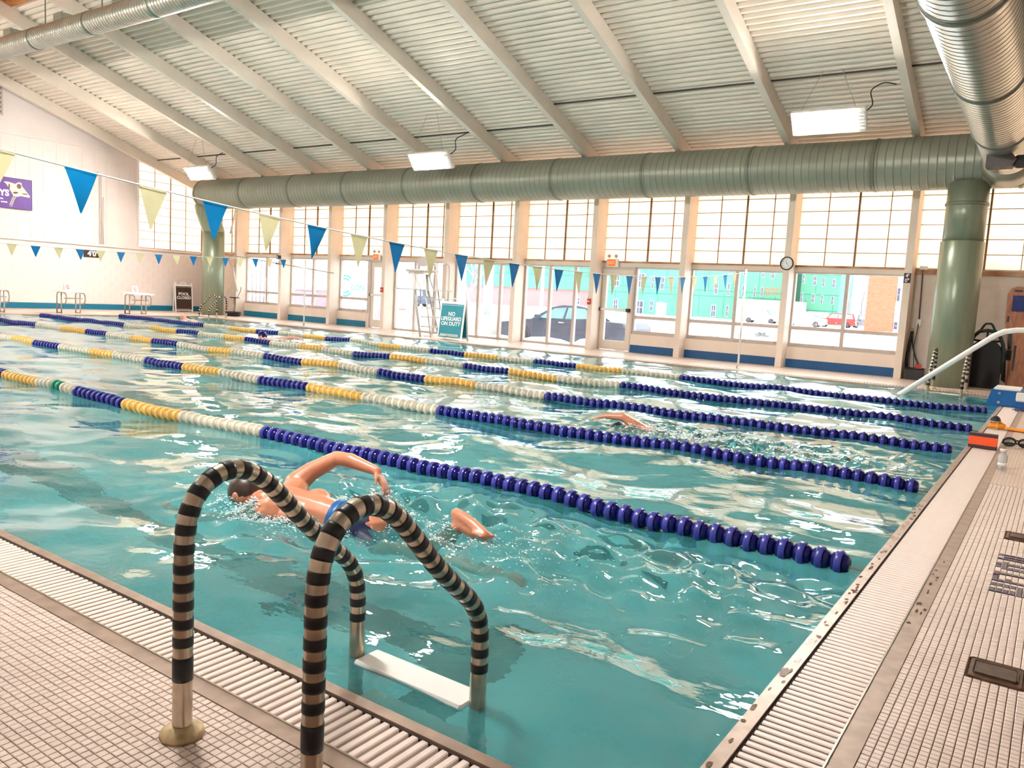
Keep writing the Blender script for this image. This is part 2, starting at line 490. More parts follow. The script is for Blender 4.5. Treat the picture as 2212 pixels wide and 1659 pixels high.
# block walls at both ends of the window wall
BLK = mat('painted_block', srgb(238, 222, 208), .55, var=.06, scale=4, bump=.15, bscale=90)
MORT = mat('painted_joint', srgb(228, 211, 196), .7)
def block_wall(parent, axis, const, a0, a1, z0, z1, w=.4, h=.2, face=-1, mt=None):
    """running-bond blocks standing .006 proud of the joint plane; axis 'x' or 'y' is the running direction"""
    cache = {}
    nrow = int(round((z1 - z0) / h)); hh = (z1 - z0) / nrow
    for r in range(nrow):
        s = a0 - (w / 2 if r % 2 else 0)
        while s < a1 - .01:
            p, q = max(a0, s), min(a1, s + w)
            L = round(q - p, 4)
            if L > .03:
                if L not in cache:
                    if axis == 'x': b = MB().box(.003, L - .003, min(0, face * .004), max(0, face * .004), .003, hh - .003)
                    else: b = MB().box(min(0, face * .004), max(0, face * .004), .003, L - .003, .003, hh - .003)
                    cache[L] = b.mesh('block')
                link('block', cache[L], mt or BLK, parent, (p, const, z0 + r * hh) if axis == 'x' else (const, p, z0 + r * hh))
            s += w
obj('joint_plane', MB().box(CX[-1] + CW, XR, YW + .02, YW + .2, 0, 2.2), MORT, wall)
block_wall(wall, 'x', YW + .02, CX[-1] + CW, 1.4, 0, 2.2)
obj('joint_plane', MB().box(XL, CX[0], YW + .02, YW + .2, 0, 2.2), MORT, wall)
block_wall(wall, 'x', YW + .02, XL + .01, CX[0], 0, 2.2)
for (a, b) in ((CX[-1] + CW, XR), (XL, CX[0])):
    obj('header', MB().box(a, b, YW - .03, YW + .2, 2.2, 2.31), RUST, wall)
# translucent panels: one window per bay, each pane and bar its own piece
NW = [0]
def pane_window(x0, x1, z0, step=.633, rows=8, rh=.303):
    NW[0] += 1
    w = struct('window_%d' % NW[0])
    xs = []; x = x0
    while x < x1 - .02:
        xs.append(x); x += step
    xs.append(x1)
    cache = {}
    for i in range(len(xs) - 1):
        L = round(xs[i + 1] - xs[i], 3)
        if L not in cache:
            cache[L] = MB().box(.007, L - .007, 0, .012, .006, rh - .006).mesh('pane')
        for r in range(rows):
            link('pane', cache[L], PANEL, w, (xs[i], YW + .02, z0 + r * rh))
        thick = .035 if i % 2 == 0 else .012
        obj('mullion', MB().box(xs[i] - thick / 2, xs[i] + thick / 2, YW - .005 - thick * .6, YW + .03, z0, z0 + rows * rh), MUNT, w)
    for r in range(rows + 1):
        obj('muntin', MB().box(x0, x1, YW + .004, YW + .03, z0 + r * rh - .006, z0 + r * rh + .006), MUNT, w)
    return w
for (a, b) in [(XL + .02, CX[0])] + bays + [(CX[-1] + CW, XR)]:
    pane_window(a - .03 if a > XL + 1 else a, b, 2.32)
# clear windows
def clear_window(x0, x1, mull, two_rows=True, z0=.47, z1=2.18, zr=.905):
    NW[0] += 1
    w = struct('window_%d' % NW[0])
    ft = .055
    y0, y1 = YW - .05, YW + .05
    xs = [x0] + mull + [x1]
    obj('frame', MB().box(x0, x1, y0, y1, z0, z0 + ft), FRAME, w)
    obj('frame', MB().box(x0, x1, y0, y1, z1 - ft * .7, z1), FRAME, w)
    for x in xs:
        obj('mullion', MB().box(max(x0, x - ft * .7), min(x1, x + ft * .7), y0 - .01, y1, z0 + .001, z1 - .001), FRAME, w)
    for i in range(len(xs) - 1):
        a, b = xs[i] + ft * .7, xs[i + 1] - ft * .7
        if two_rows:
            obj('rail', MB().box(a, b, y0, y1, zr - .04, zr + .04), FRAME, w)
            # hopper sash and its latch
            obj('sash', MB().box(a, b, y0 - .015, y0 - .001, z0 + ft, z0 + ft + .035), FRAME, w)
            obj('latch', MB().box(a + .12, a + .16, y0 - .05, y0 - .016, z0 + ft, z0 + ft + .03), STEEL, w)
            obj('latch', MB().box(b - .16, b - .12, y0 - .05, y0 - .016, z0 + ft, z0 + ft + .03), STEEL, w)
            obj('pane', MB().box(a, b, YW, YW + .006, z0 + ft, zr - .04), GLASS, w)
            obj('pane', MB().box(a, b, YW, YW + .006, zr + .04, z1 - ft * .7), GLASS, w)
        else:
            obj('pane', MB().box(a, b, YW, YW + .006, z0 + ft, z1 - ft * .7), GLASS, w)
    return w
def mid(b): return [(b[0] + b[1]) / 2 - .02]
for i in (0, 1, 7, 8): clear_window(bays[i][0], bays[i][1], mid(bays[i]))
clear_window(bays[2][0], -18.0, [])
clear_window(-8.45, bays[6][1], [])
for i in (3, 4, 5):       # sliding doors in three leaves
    a, b = bays[i]
    clear_window(a + .02, b, [a + .02 + (b - a) * .36, a + .02 + (b - a) * .70], False, z0=.0)
def glass_door(n, x0, x1, bar_left):
    d = struct('door_%d' % n)
    y0, y1 = YW - .06, YW + .03
    fr = MB(); 
    obj('door_frame', MB().box(x0 - .06, x0, y0 - .02, y1, 0, 2.18), FRAME, d)
    obj('door_frame', MB().box(x1, x1 + .05, y0 - .02, y1, 0, 2.18), FRAME, d)
    obj('door_frame', MB().box(x0, x1, y0 - .02, y1, 2.11, 2.18), FRAME, d)
    obj('stile', MB().box(x0 + .004, x0 + .13, y0, y1, .02, 2.105), BEIGE, d)
    obj('stile', MB().box(x1 - .13, x1 - .004, y0, y1, .02, 2.105), BEIGE, d)
    obj('rail', MB().box(x0 + .131, x1 - .131, y0, y1, .02, .26), BEIGE, d)
    obj('rail', MB().box(x0 + .131, x1 - .131, y0, y1, 1.95, 2.105), BEIGE, d)
    obj('pane', MB().box(x0 + .131, x1 - .131, y0 + .04, y0 + .046, .26, 1.95), GLASS, d)
    pb = obj('push_bar', MB().box(x0 + .03, x1 - .06, y0 - .07, y0 - .03, 1.03, 1.10), WPLAST, d)
    obj('end_cap', MB().box(x1 - .12, x1 - .03, y0 - .085, y0 - .001, 1.02, 1.11), BLACK, pb)
    obj('end_cap', MB().box(x0 + .0, x0 + .03, y0 - .085, y0 - .001, 1.02, 1.11), BLACK, pb)
    return d
glass_door(1, -9.42, -8.52, False)
glass_door(2, -17.88, -17.03, True)

# ------------------------------------------------------------------ left end wall (with the starting blocks)
wl = struct('wall_left')
obj('joint_plane', MB().box(XL - .2, XL, YN, YW + .2, 0, 2.2), mat('white_joint', srgb(237, 225, 220), .6), wl)
WBLK = mat('white_block', srgb(238, 226, 221), .5, var=.03, scale=4, bump=.1, bscale=90)
block_wall(wl, 'y', XL, 7.6, YW - .01, .2, 2.2, face=1, mt=WBLK)
obj('base_stripe', MB().box(XL, XL + .016, 3.0, YW, 0, .19), TEALB, wl)
obj('ledge', MB().box(XL, XL + .07, YN, YW, 2.2, 2.27), WHITE, wl)
PG0 = 14.45
poly = [(YN, 2.2), (PG0, 2.2), (PG0, deck_z(PG0) + .02), (RIDGE_Y, deck_z(RIDGE_Y)), (YN, deck_z(YN))]
obj('upper_cladding', MB().prism(poly, XL - .15, XL - .04, 'x'), WHITE, wl)
y = 7.0
rib = None
while y < PG0 - .1:       # standing ribs of the white cladding
    h = min(5.42, deck_z(y) - .35)
    obj('cladding_rib', MB().prism([(y, 0), (y + .02, 0), (y + .03, 1)][:2] + [(y + .02, 1), (y, 1)], 0, 1, 'x') if False else
        MB().box(XL - .04, XL - .033, y, y + .12, 2.27, h), WHITE, wl)
    y += .42
obj('gable_trim', MB().prism([(YN, 5.33), (14.3, 5.5), (14.3, 5.56), (YN, 5.39)], XL - .04, XL + .03, 'x'), WHITE, wl)
obj('panel_jamb', MB().box(XL - .04, XL + .03, PG0 - .06, PG0, 2.27, deck_z(PG0)), WHITE, wl)
# gable translucent panes
NW[0] += 1
gw = struct('window_%d' % NW[0])
gy = PG0; k = 0
while gy < YW - .02:
    y1 = min(gy + .633, YW)
    z = 2.29; rh = .303
    while z < deck_z(y1) - .02:
        ze0 = min(z + rh, deck_z(gy) + .02); ze1 = min(z + rh, deck_z(y1) + .02)
        obj('pane', MB().prism([(gy + .007, z + .006), (y1 - .007, z + .006), (y1 - .007, ze1 - .006), (gy + .007, ze0 - .006)], XL - .06, XL - .048, 'x'), PANEL, gw)
        obj('muntin', MB().box(XL - .05, XL - .03, gy, y1, z - .006, z + .006), MUNT, gw)
        z += rh
    t = .03 if k % 2 == 0 else .012
    obj('mullion', MB().box(XL - .05, XL - .02, gy - t / 2, gy + t / 2, 2.27, deck_z(gy)), MUNT, gw)
    gy += .633; k += 1
obj('window_rail', MB().box(XL - .05, XL + .02, PG0, YW, 2.255, 2.295), RUST, gw)
# louvre in the gable
lv = struct('trim_9')
obj('louvre_frame', MB().box(XL - .04, XL + .02, 8.9, 10.0, 6.0, 7.2), FRAME, lv)
for k in range(8):
    obj('slat', MB().box(XL + .021, XL + .04, 8.95, 9.95, 6.06 + k * .14, 6.13 + k * .14), mat('louvre_grey', srgb(140, 128, 122), .5), lv)
# conduits on the end wall
pc = thing('wall_conduit', 'two thin white vertical conduits on the white end wall', 'conduit', (XL, 0, 0))
for (yy, z1) in ((13.06, 4.6), (13.14, 3.9)):
    obj('pipe', MB().tube([(.035, yy, 2.28), (.035, yy, z1)], .018, 8), mat('conduit_grey', srgb(205, 190, 182), .5), pc)
obj('bracket', MB().box(0, .06, 12.98, 13.1, 4.6, 4.75), WHITE, pc)

# walls behind the camera close the hall
obj_w = struct('wall_right')
obj('wall_face', MB().prism([(YN, 0), (YW, 0), (YW, deck_z(YW)), (RIDGE_Y, deck_z(RIDGE_Y) + .1), (YN, deck_z(YN))], XR, XR + .2, 'x'), WHITE, obj_w)
obj_w = struct('wall_front')
obj('wall_face', MB().box(XL, XR, YN - .2, YN, 0, deck_z(YN) + .1), WHITE, obj_w)

# ------------------------------------------------------------------ pool deck: mosaic floor
floor = struct('floor')
FZ = -.005
def slab(x0, x1, y0, y1, mt, ztop=0.0, name='deck_field'):
    return obj(name, MB().box(x0, x1, y0, y1, -.3, ztop), mt, floor)
GX0, GX1 = .34, .86           # built tile strip beside the right gutter
slab(XL, XR, 14.70, YW + .1, TILEF)
slab(XL, -23.75, YN, 14.70, TILEF)
slab(GX1, XR, YN, 14.70, TILEF)
slab(.34, GX1, 5.6, 14.70, TILEF)
slab(.34, GX1, -.305, 5.6, GROUT, FZ)
slab(-23.75, -4.6, YN, -.305, TILEF)
slab(-4.6, GX1, YN, -.305, GROUT, FZ)
P_ = .0275
def tile_geo(mb, cx, cy, w=.0245, l=.0245, zj=0.0, mi=0):
    a, b = w / 2, l / 2; c = .0022
    vs = [(cx - a, cy - b, FZ), (cx + a, cy - b, FZ), (cx + a, cy + b, FZ), (cx - a, cy + b, FZ),
          (cx - a, cy - b, -.0012 + zj), (cx + a, cy - b, -.0012 + zj), (cx + a, cy + b, -.0012 + zj), (cx - a, cy + b, -.0012 + zj),
          (cx - a + c, cy - b + c, zj), (cx + a - c, cy - b + c, zj), (cx + a - c, cy + b - c, zj), (cx - a + c, cy + b - c, zj)]
    fs = []
    for k in (0, 4):
        for i in range(4):
            j = (i + 1) % 4
            fs.append((k + i, k + j, k + 4 + j, k + 4 + i))
    fs.append((8, 9, 10, 11))
    mb.add(vs, fs, mi)
def visible(x, y, mg=180):
    c = ROT @ (np.array([x, y, 0.0]) - EYE)
    if c[2] < .1: return None
    u, v = PX + FPX * c[0] / c[2], PY + FPX * c[1] / c[2]
    if -mg < u < 2212 + mg and -mg < v < 1659 + mg: return c[2]
    return None
tiles = []
# near deck, left of the ladder
for i in range(int(4.6 / P_)):
    x = -4.585 + i * P_
    for j in range(60):
        yv = -.32 - j * P_
        d = visible(x, yv)
        if d: tiles.append((d, x, yv, 0))
    # right strip
MOS0, MOSY = .5425, 2.66
mos = set()
# depth marking in navy tiles: (column from x=.53, y from, y to)
MARK = [(0, 2.66, 2.715), (1, 2.66, 2.715), (2, 2.66, 2.715), (3, 2.66, 2.715), (4, 2.645, 2.80), (5, 2.645, 2.80),
        (0, 2.755, 2.81), (1, 2.755, 2.81), (2, 2.755, 2.81), (3, 2.755, 2.81),
        (0, 2.85, 2.93), (1, 2.85, 2.875), (2, 2.85, 2.895), (3, 2.85, 2.87), (4, 2.85, 2.87),
        (0, 2.97, 3.03), (1, 2.99, 3.01), (2, 2.99, 3.01), (3, 2.99, 3.01), (4, 2.99, 3.01),
        (0, 3.12, 3.16), (0, 3.175, 3.22), (1, 3.09, 3.23), (2, 3.095, 3.14), (3, 3.095, 3.14), (4, 3.095, 3.14), (2, 3.18, 3.22), (3, 3.18, 3.22), (4, 3.18, 3.22),
        (0, 3.30, 3.32), (1, 3.30, 3.32), (2, 3.30, 3.32), (3, 3.30, 3.32), (4, 3.30, 3.32), (1, 3.345, 3.37), (2, 3.345, 3.37), (3, 3.345, 3.37), (4, 3.345, 3.37),
        (0, 3.365, 3.41), (1, 3.39, 3.41), (2, 3.39, 3.41), (3, 3.39, 3.41), (4, 3.39, 3.41)]
def marked(x, yv):
    c = int(round((x - MOS0) / P_))
    for (k, a, b) in MARK:
        if k == c and yv > a - .012 and yv < b + .012: return True
    return False
for i in range(int((GX1 - .34) / P_)):
    x = .354 + i * P_
    yv = .1
    while yv < 5.58:
        d = visible(x, yv)
        if d and not (.524 < x < .73 and (1.508 < yv < 1.722 or 3.778 < yv < 3.982)) and not marked(x, yv):
            tiles.append((d, x, yv, 0))
        yv += P_
tiles.sort()
one = MB(); tile_geo(one, 0, 0); tme = one.mesh('tile')
for (d, x, yv, k) in tiles[:300]:
    link('tile', tme, TILE, floor, (x, yv, random.uniform(-.0006, .0006)))
fld = MB()
for (d, x, yv, k) in tiles[300:]:
    tile_geo(fld, x, yv, zj=random.uniform(-.0006, .0006))
tag(obj('tile_field', fld, TILE, floor), kind='stuff')
mk = thing('depth_marking', 'navy mosaic depth lettering set into the right pool deck', 'marking')
for (k, a, b) in MARK:
    t = MB(); tile_geo(t, 0, 0, l=max(.012, b - a))
    obj('navy_tile', t, TILEB, mk, (MOS0 + k * P_, (a + b) / 2, .0003))
# two brown recessed deck drains
def drain(x0, x1, y0, y1, label):
    t = thing('deck_drain', label, 'drain', (x0, y0, 0))
    mdr = mat('tarnished_brass', srgb(120, 92, 74), .45, metal=.5, var=.4, scale=25)
    obj('plate', MB().bevbox(0, x1 - x0, 0, y1 - y0, FZ, .004, .012), mdr, t)
    obj('cover', MB().bevbox(.02, x1 - x0 - .02, .035, y1 - y0 - .035, .004, .009, .008), mat('brown_cover', srgb(92, 68, 54), .5, var=.4, scale=30), t)
drain(.535, .715, 1.52, 1.71, 'brown metal cover let into the tiles, nearest the camera')
drain(.535, .72, 3.79, 3.97, 'brown metal cover let into the tiles beyond the navy lettering')

# ------------------------------------------------------------------ gutters round the pool
SP = .0372
WLX, WLY = -23.4, 14.35
def gutter(n, frame, run0, run1, near_sorted):
    """frame(a, b, z): a along the edge, b outward from the water"""
    g = struct('trim_%d' % n)
    def bx(name, a0, a1, b0, b1, z0, z1, mt):
        p, q = frame(a0, b0), frame(a1, b1)
        return obj(name, MB().box(min(p[0], q[0]), max(p[0], q[0]), min(p[1], q[1]), max(p[1], q[1]), z0, z1), mt, g)
    bx('lip', run0, run1, -.0, .047, -.25, .004, DULL)
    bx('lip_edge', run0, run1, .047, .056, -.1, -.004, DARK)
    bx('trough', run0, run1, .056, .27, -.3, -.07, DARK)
    bx('steel_edge', run0, run1, .27, .276, -.1, .006, STEEL)
    bx('steel_band', run0, run1, .276, .34, -.3, .002, DULL)
    return g, bx
# near side, y = 0, outward = -y
g1, bx1 = gutter(1, lambda a, b: (a, -b * .9), WLX - .34, .34, None)
fr = lambda a, b: (a, -b * .9)
def slat_mesh(L, w):
    mb = MB(); c = .004
    mb.prism([(0, -.02), (w, -.02), (w, -.003), (w - c, 0), (c, 0), (0, -.003)], 0, L, 'y')
    return mb.mesh('slat')
sN = slat_mesh(.1915, .0255)
k = 0; x = -.2
slN = []
while x > -5.2:
    slN.append(x); x -= SP
for x in slN: link('slat', sN, SLAT, g1, (x, -.2435, -.002))
rest = MB(); 
while x > WLX:
    rest.box(x, x + .0255, -.2435, -.052, -.02, -.002); x -= SP
tag(obj('slat_run', rest, SLAT, g1), kind='stuff')
# right side, x = 0, outward = +x
g2, bx2 = gutter(2, lambda a, b: (b, a), -.3, WLY + .34, None)
mbS = MB(); c = .004; w = .0255
mbS.prism([(0, -.02), (w, -.02), (w, -.003), (w - c, 0), (c, 0), (0, -.003)], .057, .269, 'x')
sR = mbS.mesh('slat')
ys = []; yv = .25
while yv < WLY: ys.append(yv); yv += SP
for yv in ys[:300]: link('slat', sR, SLAT, g2, (0, yv, -.002))
rest = MB()
for yv in ys[300:]: rest.box(.057, .269, yv, yv + .0255, -.02, -.002)
tag(obj('slat_run', rest, SLAT, g2), kind='stuff')
# wet patches of standing water on the right lip
wet = mat('wet_patch', srgb(128, 100, 88), .08, metal=.2, var=.3, scale=30)
pm = MB()
for k in range(120):
    yv = random.uniform(.35, 4.4) ** 1.0; xx = random.choice([random.uniform(.008, .038), random.uniform(.006, .04), random.uniform(.285, .33)])
    if xx > .2 and not 1.9 < yv < 3.1: continue
    a, b = random.uniform(.003, .010), random.uniform(.006, .035)
    n = 9; z = (.0046 if xx < .1 else .0026) + .00001 * k
    pm.add([(xx + a * math.cos(6.283 * j / n) * random.uniform(.7, 1.2), yv + b * math.sin(6.283 * j / n) * random.uniform(.7, 1.2), z) for j in range(n)], [tuple(range(n))])
tag(obj('water_puddle', pm, wet, g2), kind='stuff')
# far side and left side
for n, frame, r0, r1 in ((3, lambda a, b: (a, WLY + b), WLX - .34, .34), (4, lambda a, b: (WLX - b, a), -.3, WLY + .34)):
    g, bx = gutter(n, frame, r0, r1, None)
    rest = MB(); a = r0
    while a < r1 - .3:
        p, q = frame(a, .057), frame(a + .03, .269)
        rest.box(min(p[0], q[0]), max(p[0], q[0]), min(p[1], q[1]), max(p[1], q[1]), -.02, -.002); a += SP * 1.5
    tag(obj('slat_run', rest, SLAT, g), kind='stuff')

# ------------------------------------------------------------------ pool basin and water
basin = tag(struct('pool_basin'), 'pale turquoise pool basin with dark lane lines under the water', 'pool')
DEPTH = -1.25
obj('basin_floor', MB().box(WLX, 0, 0, WLY, DEPTH - .2, DEPTH), BASIN, basin)
obj('basin_wall', MB().box(WLX - .06, 0.06, -.06, -.002, DEPTH, -.03), BASIN, basin)
obj('basin_wall', MB().box(WLX - .06, 0.06, WLY + .002, WLY + .06, DEPTH, -.03), BASIN, basin)
obj('basin_wall', MB().box(WLX - .06, WLX - .002, -.06, WLY + .06, DEPTH, -.03), BASIN, basin)
obj('basin_wall', MB().box(0.002, .06, -.06, WLY + .06, DEPTH, -.03), BASIN, basin)
ROPE_Y = [2.55, 4.85, 7.0, 9.1, 11.35]
le = [0] + ROPE_Y + [WLY]
for i in range(6):
    yc = (le[i] + le[i + 1]) / 2
    obj('lane_line', MB().box(WLX + 1.6, -1.5, yc - .17, yc + .17, DEPTH, DEPTH + .004), LANE, basin)
    for xx in (WLX + 1.6, -1.5):
        obj('lane_line', MB().box(xx - .14, xx + .14, yc - .5, yc + .5, DEPTH + .0041, DEPTH + .008), LANE, basin)
# checkered blue and white tiles just under the rim at the far right
k = 0; x = -.1
while x > -2.5:
    obj('rim_tile', MB().box(x - .29, x, WLY - .01, WLY + .001, -.26, -.06), BLUE if k % 2 else WPLAST, basin); x -= .3; k += 1

WZ = -.022
def grid_axis(length, s0, s1):
    out = [0.0]; s = s0
    while out[-1] < length:
        out.append(out[-1] + s); s = min(s1, s * 1.006)
    out = np.array(out); return out * (length / out[-1])
gx = -grid_axis(-WLX, .026, .10)
gy = grid_axis(WLY, .022, .07)
X, Y = np.meshgrid(gx, gy, indexing='ij')
Hh = np.zeros_like(X)
for k in range(64):
    lam = 10 ** rng.uniform(math.log10(.16), math.log10(2.4))
    th = rng.normal(0, .75) + (math.pi / 2 if rng.rand() < .75 else 0)    # crests mostly along the lanes
    amp = .0026 * lam ** 1.2 * rng.uniform(.6, 1.3)
    kk = 2 * math.pi / lam
    ph = rng.uniform(0, 6.28)
    warp = .25 * np.sin(X * rng.uniform(.5, 1.5) + rng.uniform(0, 6)) + .25 * np.sin(Y * rng.uniform(.5, 1.5) + rng.uniform(0, 6))
    Hh += amp * np.sin(kk * (X * math.cos(th) + Y * math.sin(th)) + ph + warp * 3)
# churned water round the swimmers and along their wakes
def churn(cx, cy, sx, sy, amp, n=26, l0=.07, l1=.3):
    global Hh
    env = np.exp(-((X - cx) / sx) ** 2 - ((Y - cy) / sy) ** 2)
    acc = np.zeros_like(X)
    for k in range(n):
        lam = rng.uniform(l0, l1); th = rng.uniform(0, math.pi); kk = 6.283 / lam
        acc += lam * np.sin(kk * (X * math.cos(th) + Y * math.sin(th)) + rng.uniform(0, 6.28) + 1.2 * np.sin(3 * X + k) + 1.2 * np.sin(4 * Y + 2 * k))
    Hh += env * acc * amp / math.sqrt(n) * 6
churn(-2.4, 1.5, 1.0, .6, .034)
churn(-1.2, 1.75, 1.1, .6, .020)
churn(-3.3, 1.2, .4, .4, .014)
churn(-2.0, 5.75, 1.2, .45, .034)
churn(-.8, 6.0, .9, .6, .012)
churn(-13.6, 10.0, .9, .4, .016, l0=.15, l1=.4)
churn(-21.3, 12.6, .8, .4, .010, l0=.15, l1=.4)
# ring wave in the near corner of the pool
rr = np.hypot(X + .62, Y - 1.85)
Hh += .004 * np.sin(rr * 60) * np.exp(-(rr / .22) ** 2)
nx, ny = X.shape
V = np.stack([X, Y, WZ + Hh], -1).reshape(-1, 3)
ii, jj = np.meshgrid(np.arange(nx - 1), np.arange(ny - 1), indexing='ij')
a = (ii * ny + jj).ravel(); F = np.stack([a, a + 1, a + ny + 1, a + ny], 1)
wme = bpy.data.meshes.new('pool_water')
wme.vertices.add(len(V)); wme.vertices.foreach_set('co', V.ravel())
wme.loops.add(F.size); wme.loops.foreach_set('vertex_index', F.ravel().astype(np.int32))
wme.polygons.add(len(F)); wme.polygons.foreach_set('loop_start', np.arange(0, F.size, 4, dtype=np.int32))
wme.polygons.foreach_set('loop_total', np.full(len(F), 4, dtype=np.int32))
wme.polygons.foreach_set('use_smooth', np.ones(len(F), dtype=bool))
wme.update(); wme.validate()
water = link('pool_water', wme, WATER)
# normals up
tag(water, 'rippling turquoise pool water across the whole basin', 'water', kind='stuff')
def water_z(x, y):
    i = int(np.argmin(np.abs(gx - x))); j = int(np.argmin(np.abs(gy - y)))
    return WZ + Hh[i, j]

# ------------------------------------------------------------------ lane ropes
SEG = [(-4.78, 'b'), (-5.87, 'w'), (-6.87, 'y'), (-7.74, 'b'), (-8.63, 'w'), (-9.54, 'y'), (-10.43, 'b'), (-11.33, 'w'), (-12.0, 'y'),
       (-12.9, 'w'), (-13.75, 'b'), (-14.55, 'y'), (-15.46, 'w'), (-16.34, 'b'), (-17.4, 'y'), (-18.5, 'w'), (-23.0, 'b')]
def float_mesh(nm):
    """one float: a wide ribbed rim with a rounder hub showing on both sides"""
    mb = MB(); n = 14
    mb.lathe([(.028, -.0475), (.044, -.042), (.050, -.030), (.050, -.022), (.052, -.020)], n, axis='x', mi=0)
    mb.lathe([(.052, -.020), (.060, -.021), (.063, -.014), (.063, .010), (.060, .015), (.052, .014)], n, axis='x', mi=1)
    mb.lathe([(.052, .014), (.050, .022), (.046, .036), (.036, .044), (.026, .0475)], n, axis='x', mi=0)
    return mb.mesh(nm)
FM = {'b': (NAVY, NAVYL), 'w': (CREAM, CREAML), 'y': (YEL, YELL), 'g': (GRN, GRNL)}
FME = {}
for k in FM:
    me = float_mesh('float_' + k)
    for mt in FM[k]: me.materials.append(mt)
    FME[k] = me
ROPE_LAB = ['nearest lane rope of navy, white and yellow floats, with one green float', 'second lane rope counted from the striped ladder',
            'middle one of the five floating lane ropes', 'fourth lane rope counted from the striped ladder', 'farthest lane rope, nearest the window wall']
FP = .0952
for i, ry in enumerate(ROPE_Y):
    t = thing('lane_rope', ROPE_LAB[i], 'lane rope', (0, ry, 0), group='floating lane ropes')
    pts = []
    for s in np.arange(0, 23.4, .5):
        pts.append((-float(s), .03 * math.sin(s * .7 + i), -.01))
    obj('cable', MB().tube(pts, .006, 6), STEEL, t)
    x = -.12
    gr = False
    while x > -22.95:
        c = next(cc for (lim, cc) in SEG if x > lim)
        if i == 0 and -8.30 < x < -8.08 : c = 'g'
        yy = .03 * math.sin(-x * .7 + i)
        z = .012 + .6 * (water_z(x, ry) - WZ)
        o = link('float', FME[c], None, t, (x, yy, z))
        o.rotation_euler = (random.uniform(0, 6.28), 0, random.uniform(-.05, .05))
        x -= FP

# ------------------------------------------------------------------ ducts
def ribbed_tube(x0, x1, r, pitch=.15, rib=.004, n=40, axis='x', origin=(0, 0, 0)):
    """spiral duct section with standing lock seams; material 1 is the seam"""
    prof = [(r, x0)]; mis = []; x = x0 + pitch * .5
    while x < x1 - .03:
        prof += [(r, x - .022), (r, x - .006), (r + rib, x - .003), (r + rib, x + .003), (r, x + .006), (r, x + .022)]; mis += [0, 0, 1, 1, 1, 0]; x += pitch
    prof.append((r, x1)); mis.append(0)
    mb = MB(); mb.lathe(prof, n, origin, axis, mis=mis)
    return mb
DY, DZ, DR = 15.7, 4.26, .51
md = thing('main_air_duct', 'long sage grey spiral air duct running under the roof above the windows', 'duct', (0, DY, DZ))
x = -25.0
while x < .3:
    x1 = min(x + 2.476, .45)
    s = obj('duct_section', ribbed_tube(x, x1 - .004, DR), [DUCT, SEAM], md)
    obj('joint_band', MB().lathe([(DR, x - .03), (DR + .012, x - .025), (DR + .012, x + .025), (DR, x + .03)], 40, axis='x'), SEAM, s)
    x = x1
dome = [(DR * math.cos(a), -25.0 - DR * .75 * math.sin(a)) for a in np.linspace(0, math.pi / 2 - .001, 9)]
obj('end_cap', MB().lathe(dome[::-1], 40, axis='x'), DUCT, md)
for c in CX:
    if c > -26: obj('hanger', MB().box(c + .02, c + .05, -.015, .015, DR - .02, deck_z(DY) - RD - DZ + .03), SEAM, md)
RISR = mat('riser_green', srgb(140, 150, 128), .3, metal=.2, var=.12, scale=3, stretch=(3, 3, .4))  # vertical streaks in the colour imitate reflections on the metal
# vertical risers
ra = thing('air_riser', 'sage grey round air riser at the right end of the window wall', 'duct', (-1.06, 15.62, 0))
obj('lower_shaft', MB().lathe([(.375, 0), (.375, 2.75), (.36, 2.76)], 36), RISR, ra)
obj('upper_shaft', MB().lathe([(.35, 2.76), (.35, 3.86)], 36), RISR, ra)
obj('collar', MB().lathe([(.36, 3.42), (.37, 3.43), (.37, 3.47), (.36, 3.48)], 36), SEAM, ra)
ra = thing('air_riser', 'sage grey round air riser with a dog-leg in the far left corner', 'duct', (-24.6, 15.75, 0))
obj('lower_shaft', MB().lathe([(.375, 0), (.375, 2.95)], 36), RISR, ra)
obj('dog_leg', MB().tube([(0, 0, 2.90), (0, 0, 2.97), (-.10, 0, 3.15), (-.35, -.05, 3.65), (-.45, -.05, 3.9)], .37, 36), RISR, ra)
# galvanized branch duct overhead on the right
bd = thing('branch_air_duct', 'bright galvanized ribbed duct overhead at the right, meeting the long duct', 'duct', (-.23, 0, 4.16), rz=.012)
yv = -2.5
while yv < 15.1:
    y1 = min(yv + 2.9, 15.28)
    s = obj('duct_section', ribbed_tube(yv, y1 - .004, .385, pitch=.13, rib=.003, axis='y'), [GALV, mat('dark_lock_seam', srgb(112, 116, 112), .4, metal=.3)], bd)
    obj('joint_band', MB().lathe([(.385, yv - .03), (.402, yv - .02), (.402, yv + .02), (.385, yv + .03)], 40, axis='y'), SEAM, s)
    yv = y1
obj('flared_collar', MB().lathe([(.385, 14.3), (.43, 14.9), (.47, 15.2)], 40, axis='y'), DUCT, bd)
for yy in (3.0, 8.0, 12.0):
    obj('hanger', MB().box(-.015, .015, yy, yy + .03, .38, deck_z(yy) - 4.16 + .04), SEAM, bd)
bx_ = thing('box_duct', 'flat grey rectangular duct in the top right corner', 'duct', (0, 0, 0))
obj('duct_body', MB().box(-.02, 1.1, -2.5, 14.2, 4.72, 5.15), DUCT, bx_)
for yy in (1.0, 5.0, 9.0, 13.0):
    obj('flange', MB().box(-.04, 1.12, yy, yy + .04, 4.7, 5.17), SEAM, bx_)
    obj('hanger', MB().box(.5, .53, yy, yy + .03, 5.17, deck_z(yy) + .04), SEAM, bx_)
